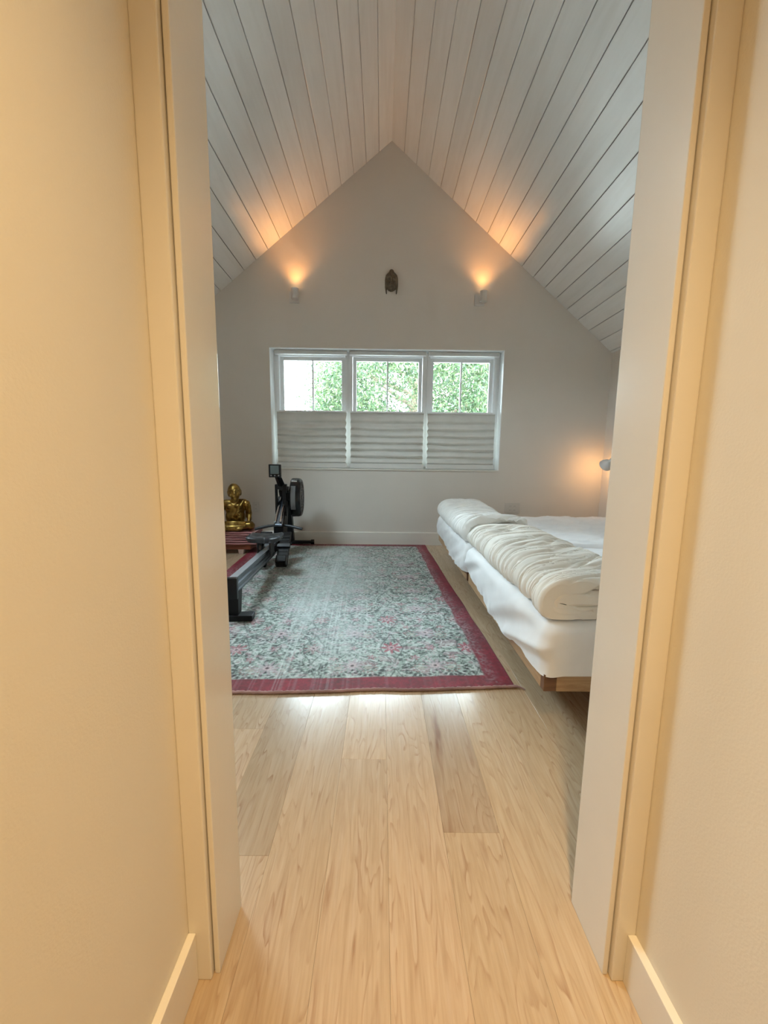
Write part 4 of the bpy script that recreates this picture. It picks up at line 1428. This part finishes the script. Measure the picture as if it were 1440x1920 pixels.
# seat
sy = .93
us2, vs3 = np.linspace(-1, 1, 31), np.linspace(-1, 1, 21)
Ug, Vg = np.meshgrid(us2, vs3, indexing='ij')
k_ = (1 - 0.10 * np.abs(Ug) ** 4)
Xs = Ug * 0.140 * (1 - 0.06 * Vg ** 2)
Ys = sy + Vg * 0.105 * k_ - 0.0 + np.where(Vg < 0, 0.040 * np.exp(-(Ug / 0.28) ** 2) * (-Vg), 0)
Zt = 0.328 + 0.014 * np.abs(Ug) ** 2 - 0.012 * np.exp(-(((np.abs(Ug) - 0.45) / 0.25) ** 2 + ((Vg + .1) / .5) ** 2)) - 0.012 * np.clip(np.maximum(np.abs(Ug), np.abs(Vg)) - 0.86, 0, 1) / 0.14 * 1.2 - 0.012 * np.exp(-(Ug / 0.2) ** 2) * np.clip(-Vg, 0, 1)
Zb = Zt - 0.042 * np.clip((1.001 - np.maximum(np.abs(Ug), np.abs(Vg))) / 0.08, 0.45, 1)
top_, bot_ = np.stack([Xs, Ys, Zt], -1), np.stack([Xs * .97, Ys, Zb], -1)
me = bpy.data.meshes.new('seat')
nu_, nv_ = Xs.shape
Vt = np.concatenate([top_.reshape(-1, 3), bot_.reshape(-1, 3)])
idx = np.arange(nu_ * nv_).reshape(nu_, nv_); N_ = nu_ * nv_
F = []
for i in range(nu_ - 1):
    for j in range(nv_ - 1):
        F.append((idx[i, j], idx[i + 1, j], idx[i + 1, j + 1], idx[i, j + 1]))
        F.append((N_ + idx[i, j], N_ + idx[i, j + 1], N_ + idx[i + 1, j + 1], N_ + idx[i + 1, j]))
rim = [idx[i, 0] for i in range(nu_)] + [idx[-1, j] for j in range(1, nv_)] + [idx[i, -1] for i in range(nu_ - 2, -1, -1)] + [idx[0, j] for j in range(nv_ - 2, 0, -1)]
for a_, b_ in zip(rim, rim[1:] + rim[:1]):
    F.append((a_, N_ + a_, N_ + b_, b_))
me.from_pydata([tuple(v) for v in Vt], [], [tuple(int(i) for i in f) for f in F]); me.update()
seat = link('seat', me, 'seat_plastic', t, True)
q = MB()
q.box((-.052, sy - .07, .175), (-.040, sy + .08, .292), .002).box((.040, sy - .07, .175), (.052, sy + .08, .292), .002)
q.box((-.052, sy - .05, .282), (.052, sy + .06, .296), .002)
cg = q.build('seat_carriage', 'black', t)
for s in (-1, 1):
    for dy in (-.045, .055):
        q = MB(); q.cyl((s * .026, sy + dy, zr(sy + dy) + .020), (s * .040, sy + dy, zr(sy + dy) + .020), .018, seg=18); q.build('roller', 'grey_mesh', cg, True)
# foot rests
q = MB(); q.cyl((-.15, 1.30, .175), (.15, 1.30, .175), .012, seg=14); q.build('foot_axle', 'black', t, True)
fr_rot = Matrix.Rotation(R(40), 3, 'X')
for s in (-1, 1):
    fx = s * .088
    pv_ = (fx, 1.22, .13)
    q = MB(); q.box((fx - .052, 1.07, .115), (fx + .052, 1.44, .133), .006, fr_rot, pv_)
    fp = q.build('foot_plate', 'black_plastic', t)
    q = MB(); q.box((fx - .047, 1.06, .105), (fx + .047, 1.14, .185), .010, fr_rot, pv_); q.build('heel_cup', 'black_plastic', fp)
    q = MB(); q.box((fx - .058, 1.25, .128), (fx + .058, 1.285, .156), .004, fr_rot, pv_); q.build('strap', 'seat_plastic', fp)
    for dy in (1.17, 1.21, 1.33, 1.37):
        q = MB(); q.box((fx - .040, dy, .131), (fx + .040, dy + .014, .138), .002, fr_rot, pv_)
        q.build('tread', 'black', fp)
q = MB(); q.box((-.034, 1.24, .12), (.034, 1.40, .24), .006); q.build('foot_bracket', 'black', t)
# handle in its hooks
hy, hz = 1.545, .305
q = MB(); q.cyl((-.03, hy, hz), (.03, hy, hz), .018, seg=16); q.box((-.024, hy - .02, hz - .055), (.024, hy + .03, hz + .03), .006)
hd = q.build('handle', 'black_plastic', t, True)
for s in (-1, 1):
    q = MB(); q.tube([(s * .025, hy, hz), (s * .10, hy - .012, hz - .006), (s * .18, hy - .032, hz - .022), (s * .222, hy - .045, hz - .030)], [.011, .0135, .0145, .013], 14)
    q.build('grip', 'seat_plastic', hd, True)
# sloping chain housing with two bright rods
q = MB()
for s in (-1, 1):
    q.tube([(s * .024 - .004, 1.48, .345), (s * .022 + .006, 1.60, .455), (s * .016 + .012, 1.78, .585)], .0105, 12)
q.build('chain_rods', 'chrome', t, True)
q = MB()
rot = Matrix.Rotation(math.atan2(.24, .28), 3, 'X')
q.box((-.030, 1.47, .315), (.040, 1.86, .345), .006, rot, (0, 1.50, .335)); q.build('chain_housing', 'dark_alu', t)
q = MB(); q.prism([(1.50, .20), (1.72, .20), (1.86, .50), (1.78, .56), (1.62, .40), (1.50, .30)], 'x', -.045, .045); q.build('nose_bracket', 'black', t)
# upright with slot, front leg and foot
q = MB()
q.box((-.052, 1.64, .40), (-.034, 1.70, .675), .003).box((.018, 1.64, .38), (.055, 1.72, .675), .003)
q.box((-.052, 1.64, .640), (.055, 1.72, .690), .004); q.build('upright', 'black', t)
q = MB(); q.prism([(1.72, .62), (1.80, .66), (1.93, .56), (2.125, .03), (2.065, .03), (1.86, .42)], 'x', -.030, .062); q.build('front_leg', 'black', t)
q = MB(); q.box((-.245, 2.050, .010), (.245, 2.105, .040), .004); q.build('front_foot', 'black', t)
for s in (-1, 1):
    q = MB(); q.cyl((s * .245, 2.075, .026), (s * .280, 2.075, .026), .0265, seg=22); q.build('caster', 'black_plastic', t, True)
# flywheel
fx, fy, fz, fr_ = .146, 1.725, .556, .192
q = MB()
q.lathe([(0.05, -.050), (fr_ - .020, -.050), (fr_ - .004, -.044), (fr_, -.034), (fr_, .022), (fr_ - .006, .042), (fr_ - .018, .052), (fr_ - .032, .048), (fr_ - .036, .040), (.0, .036)], (fx, fy, fz), (1, 0, 0), 56)
q.cyl((fx - .052, fy, fz), (fx - .045, fy, fz), .06, seg=24)
fw_ = q.build('flywheel_housing', 'black_plastic', t, True)
q = MB()
for k in range(5):
    rr_ = .030 + .029 * k
    q.tube([(fx + .047 - .004 * (k > 3), fy + rr_ * math.cos(a), fz + rr_ * math.sin(a)) for a in np.linspace(0, 2 * math.pi, 41)[:-1]], .0035, 6, True)
for k in range(12):
    a = 2 * math.pi * k / 12
    q.cyl((fx + .047, fy + .028 * math.cos(a), fz + .028 * math.sin(a)), (fx + .046, fy + .156 * math.cos(a), fz + .156 * math.sin(a)), .0032, seg=6)
q.build('cage', 'grey_mesh', fw_, True)
q = MB(); q.cyl((fx + .036, fy, fz), (fx + .054, fy, fz), .026, .022, 24); q.build('hub', 'black_plastic', fw_, True)
def rim_patch(name, a0, a1, x0, x1, mat, lift):
    aa = np.linspace(R(a0), R(a1), 24)
    xs_ = np.linspace(x0, x1, 4)
    Pm = np.zeros((24, 4, 3))
    Pm[..., 0] = fx + xs_[None, :]
    Pm[..., 1] = fy + (fr_ + lift) * np.cos(aa)[:, None]
    Pm[..., 2] = fz + (fr_ + lift) * np.sin(aa)[:, None]
    Pi = Pm.copy()
    Pi[..., 1] = fy + (fr_ - .004) * np.cos(aa)[:, None]; Pi[..., 2] = fz + (fr_ - .004) * np.sin(aa)[:, None]
    full = np.concatenate([Pm, Pi[:, ::-1]], 1)
    full = np.concatenate([full, full[:, :1]], 1)
    return grid_mesh(name, full, mat, fw_, True)
rim_patch('vent', 140, 212, -.034, .010, 'grey_mesh', .0025)
rim_patch('label_band', 112, 124, -.036, .018, 'chrome', .0022)
q = MB(); q.box((.040, fy - .06, fz - .03), (fx - .045, fy + .02, fz + .05), .004); q.build('flywheel_mount', 'black', t)
# monitor and its arm
q = MB()
q.tube([(.004, 1.690, .670), (-.004, 1.60, .745), (-.010, 1.51, .800), (-.010, 1.475, .825)], [.036, .032, .026, .024], 8); q.build('monitor_arm', 'black', t)
q = MB(); q.box((-.066, 1.440, .768), (.046, 1.470, .888), .006); mo = q.build('monitor', 'black_plastic', t)
q = MB(); q.box((-.050, 1.4385, .800), (.026, 1.4405, .876), .0005); q.build('screen', 'lcd', mo)
for k in range(3):
    q = MB(); q.cyl((-.044 + .034 * k, 1.440, .785), (-.044 + .034 * k, 1.4365, .785), .0068, seg=14); q.build('button', 'grey_mesh', mo, True)

# ------------------------------------------------------------------ hallway ceiling lamp (above the viewpoint)
t = thing('ceiling_lamp', (0.09, -0.10, 2.42), 'small round recessed downlight in the hallway ceiling', 'ceiling light')
q = MB(); q.lathe([(0.052, 0.0), (0.075, 0.0), (0.075, -0.006), (0.055, -0.010), (0.052, -0.006), (0.052, 0.0)], (0.09, -0.10, 2.42)); q.build('rim', 'white_metal', t, True)
q = MB(); q.cyl((0.09, -0.10, 2.42), (0.09, -0.10, 2.416), 0.051, seg=24); q.build('lens', 'bulb', t, True)

# ------------------------------------------------------------------ garden outside
b = MB(); b.box((-40, YB + T, -3.3), (40, 60, -3.0))
struct(b.build('ground', 'gravel'), 'pale gravel ground far below the window, made pale to bounce sky light indoors')

def tree(name, x, y, zc, rx, ry, rz, nleaf, mat, label, seed, dens=lambda p: 1.0, size=0.12, zbase=-3.0):
    rg = np.random.default_rng(seed)
    t = thing(name, (x, y, zbase), label, 'tree', 'trees outside the window')
    q = MB()
    top = zc + rz * 0.4
    q.tube([(x, y, zbase), (x + .08, y, zbase + 1.5), (x - .05, y + .1, zc - rz * .3), (x + .1, y, top)], [.20, .16, .11, .03], 10)
    for k in range(7):
        a = 2 * math.pi * k / 7 + .4
        zz0 = zc - rz * .5 + k * rz * .12
        q.tube([(x, y, zz0), (x + math.cos(a) * rx * .4, y + math.sin(a) * ry * .4, zz0 + .5), (x + math.cos(a) * rx * .75, y + math.sin(a) * ry * .75, zz0 + 1.0)], [.07, .045, .012], 7)
    q.build('trunk', 'bark', t, True)
    # clusters
    nc = 240
    d = rg.normal(size=(nc, 3)); d /= np.linalg.norm(d, axis=1, keepdims=True)
    rad = 0.55 + 0.45 * rg.random(nc) ** 0.5
    cen = d * rad[:, None] * np.array([rx, ry, rz]) + np.array([x, y, zc])
    ci = rg.integers(0, nc, nleaf)
    p = cen[ci] + rg.normal(size=(nleaf, 3)) * np.array([.24, .24, .18]) * (rx / 2.2)
    keep = np.array([dens(v) for v in p]) > rg.random(nleaf)
    p = p[keep]
    m = len(p)
    ax = rg.normal(size=(m, 3)) + np.array([0, 0, -0.45]); ax /= np.linalg.norm(ax, axis=1, keepdims=True)
    o_ = rg.normal(size=(m, 3)); sd_ = np.cross(ax, o_); sd_ /= np.linalg.norm(sd_, axis=1, keepdims=True)
    nn = np.cross(ax, sd_)
    L = size * (0.7 + 0.6 * rg.random(m))[:, None]
    w = L * 0.17
    v0, v1, v2, v3 = p, p + ax * L * .45 + sd_ * w + nn * L * .05, p + ax * L - nn * L * .08, p + ax * L * .45 - sd_ * w + nn * L * .05
    V_ = np.stack([v0, v1, v2, v3], 1).reshape(-1, 3) - np.array(BASE[t.name])
    Q = np.arange(4 * m).reshape(m, 4)
    me = bpy.data.meshes.new('foliage')
    me.vertices.add(4 * m); me.vertices.foreach_set('co', V_.astype(np.float32).ravel())
    me.loops.add(4 * m); me.loops.foreach_set('vertex_index', Q.ravel().astype(np.int32))
    me.polygons.add(m); me.polygons.foreach_set('loop_start', np.arange(0, 4 * m, 4, dtype=np.int32))
    me.update(calc_edges=True)
    fo = link('foliage', me, mat, t)
    fo['kind'] = 'stuff'

tree('leafy_tree', 0.9, 11.2, 3.0, 2.9, 1.6, 2.5, 46000, 'leaf', 'bright yellow-green tree seen through the middle window', 1)
tree('leafy_tree', 6.2, 14.4, 3.2, 2.8, 1.8, 2.6, 36000, 'leaf_b', 'deeper green tree seen through the window nearest the beds', 2)
tree('leafy_tree', -5.0, 14.0, 1.2, 2.4, 1.4, 1.7, 9000, 'leaf', 'low sparse tree seen at the bottom of the window above the rowing machine', 3)
tree('leafy_tree', 2.0, 20.0, 3.4, 5.6, 2.0, 4.2, 42000, 'leaf_b', 'dense shady tree standing behind the two nearer trees', 4, size=0.2)
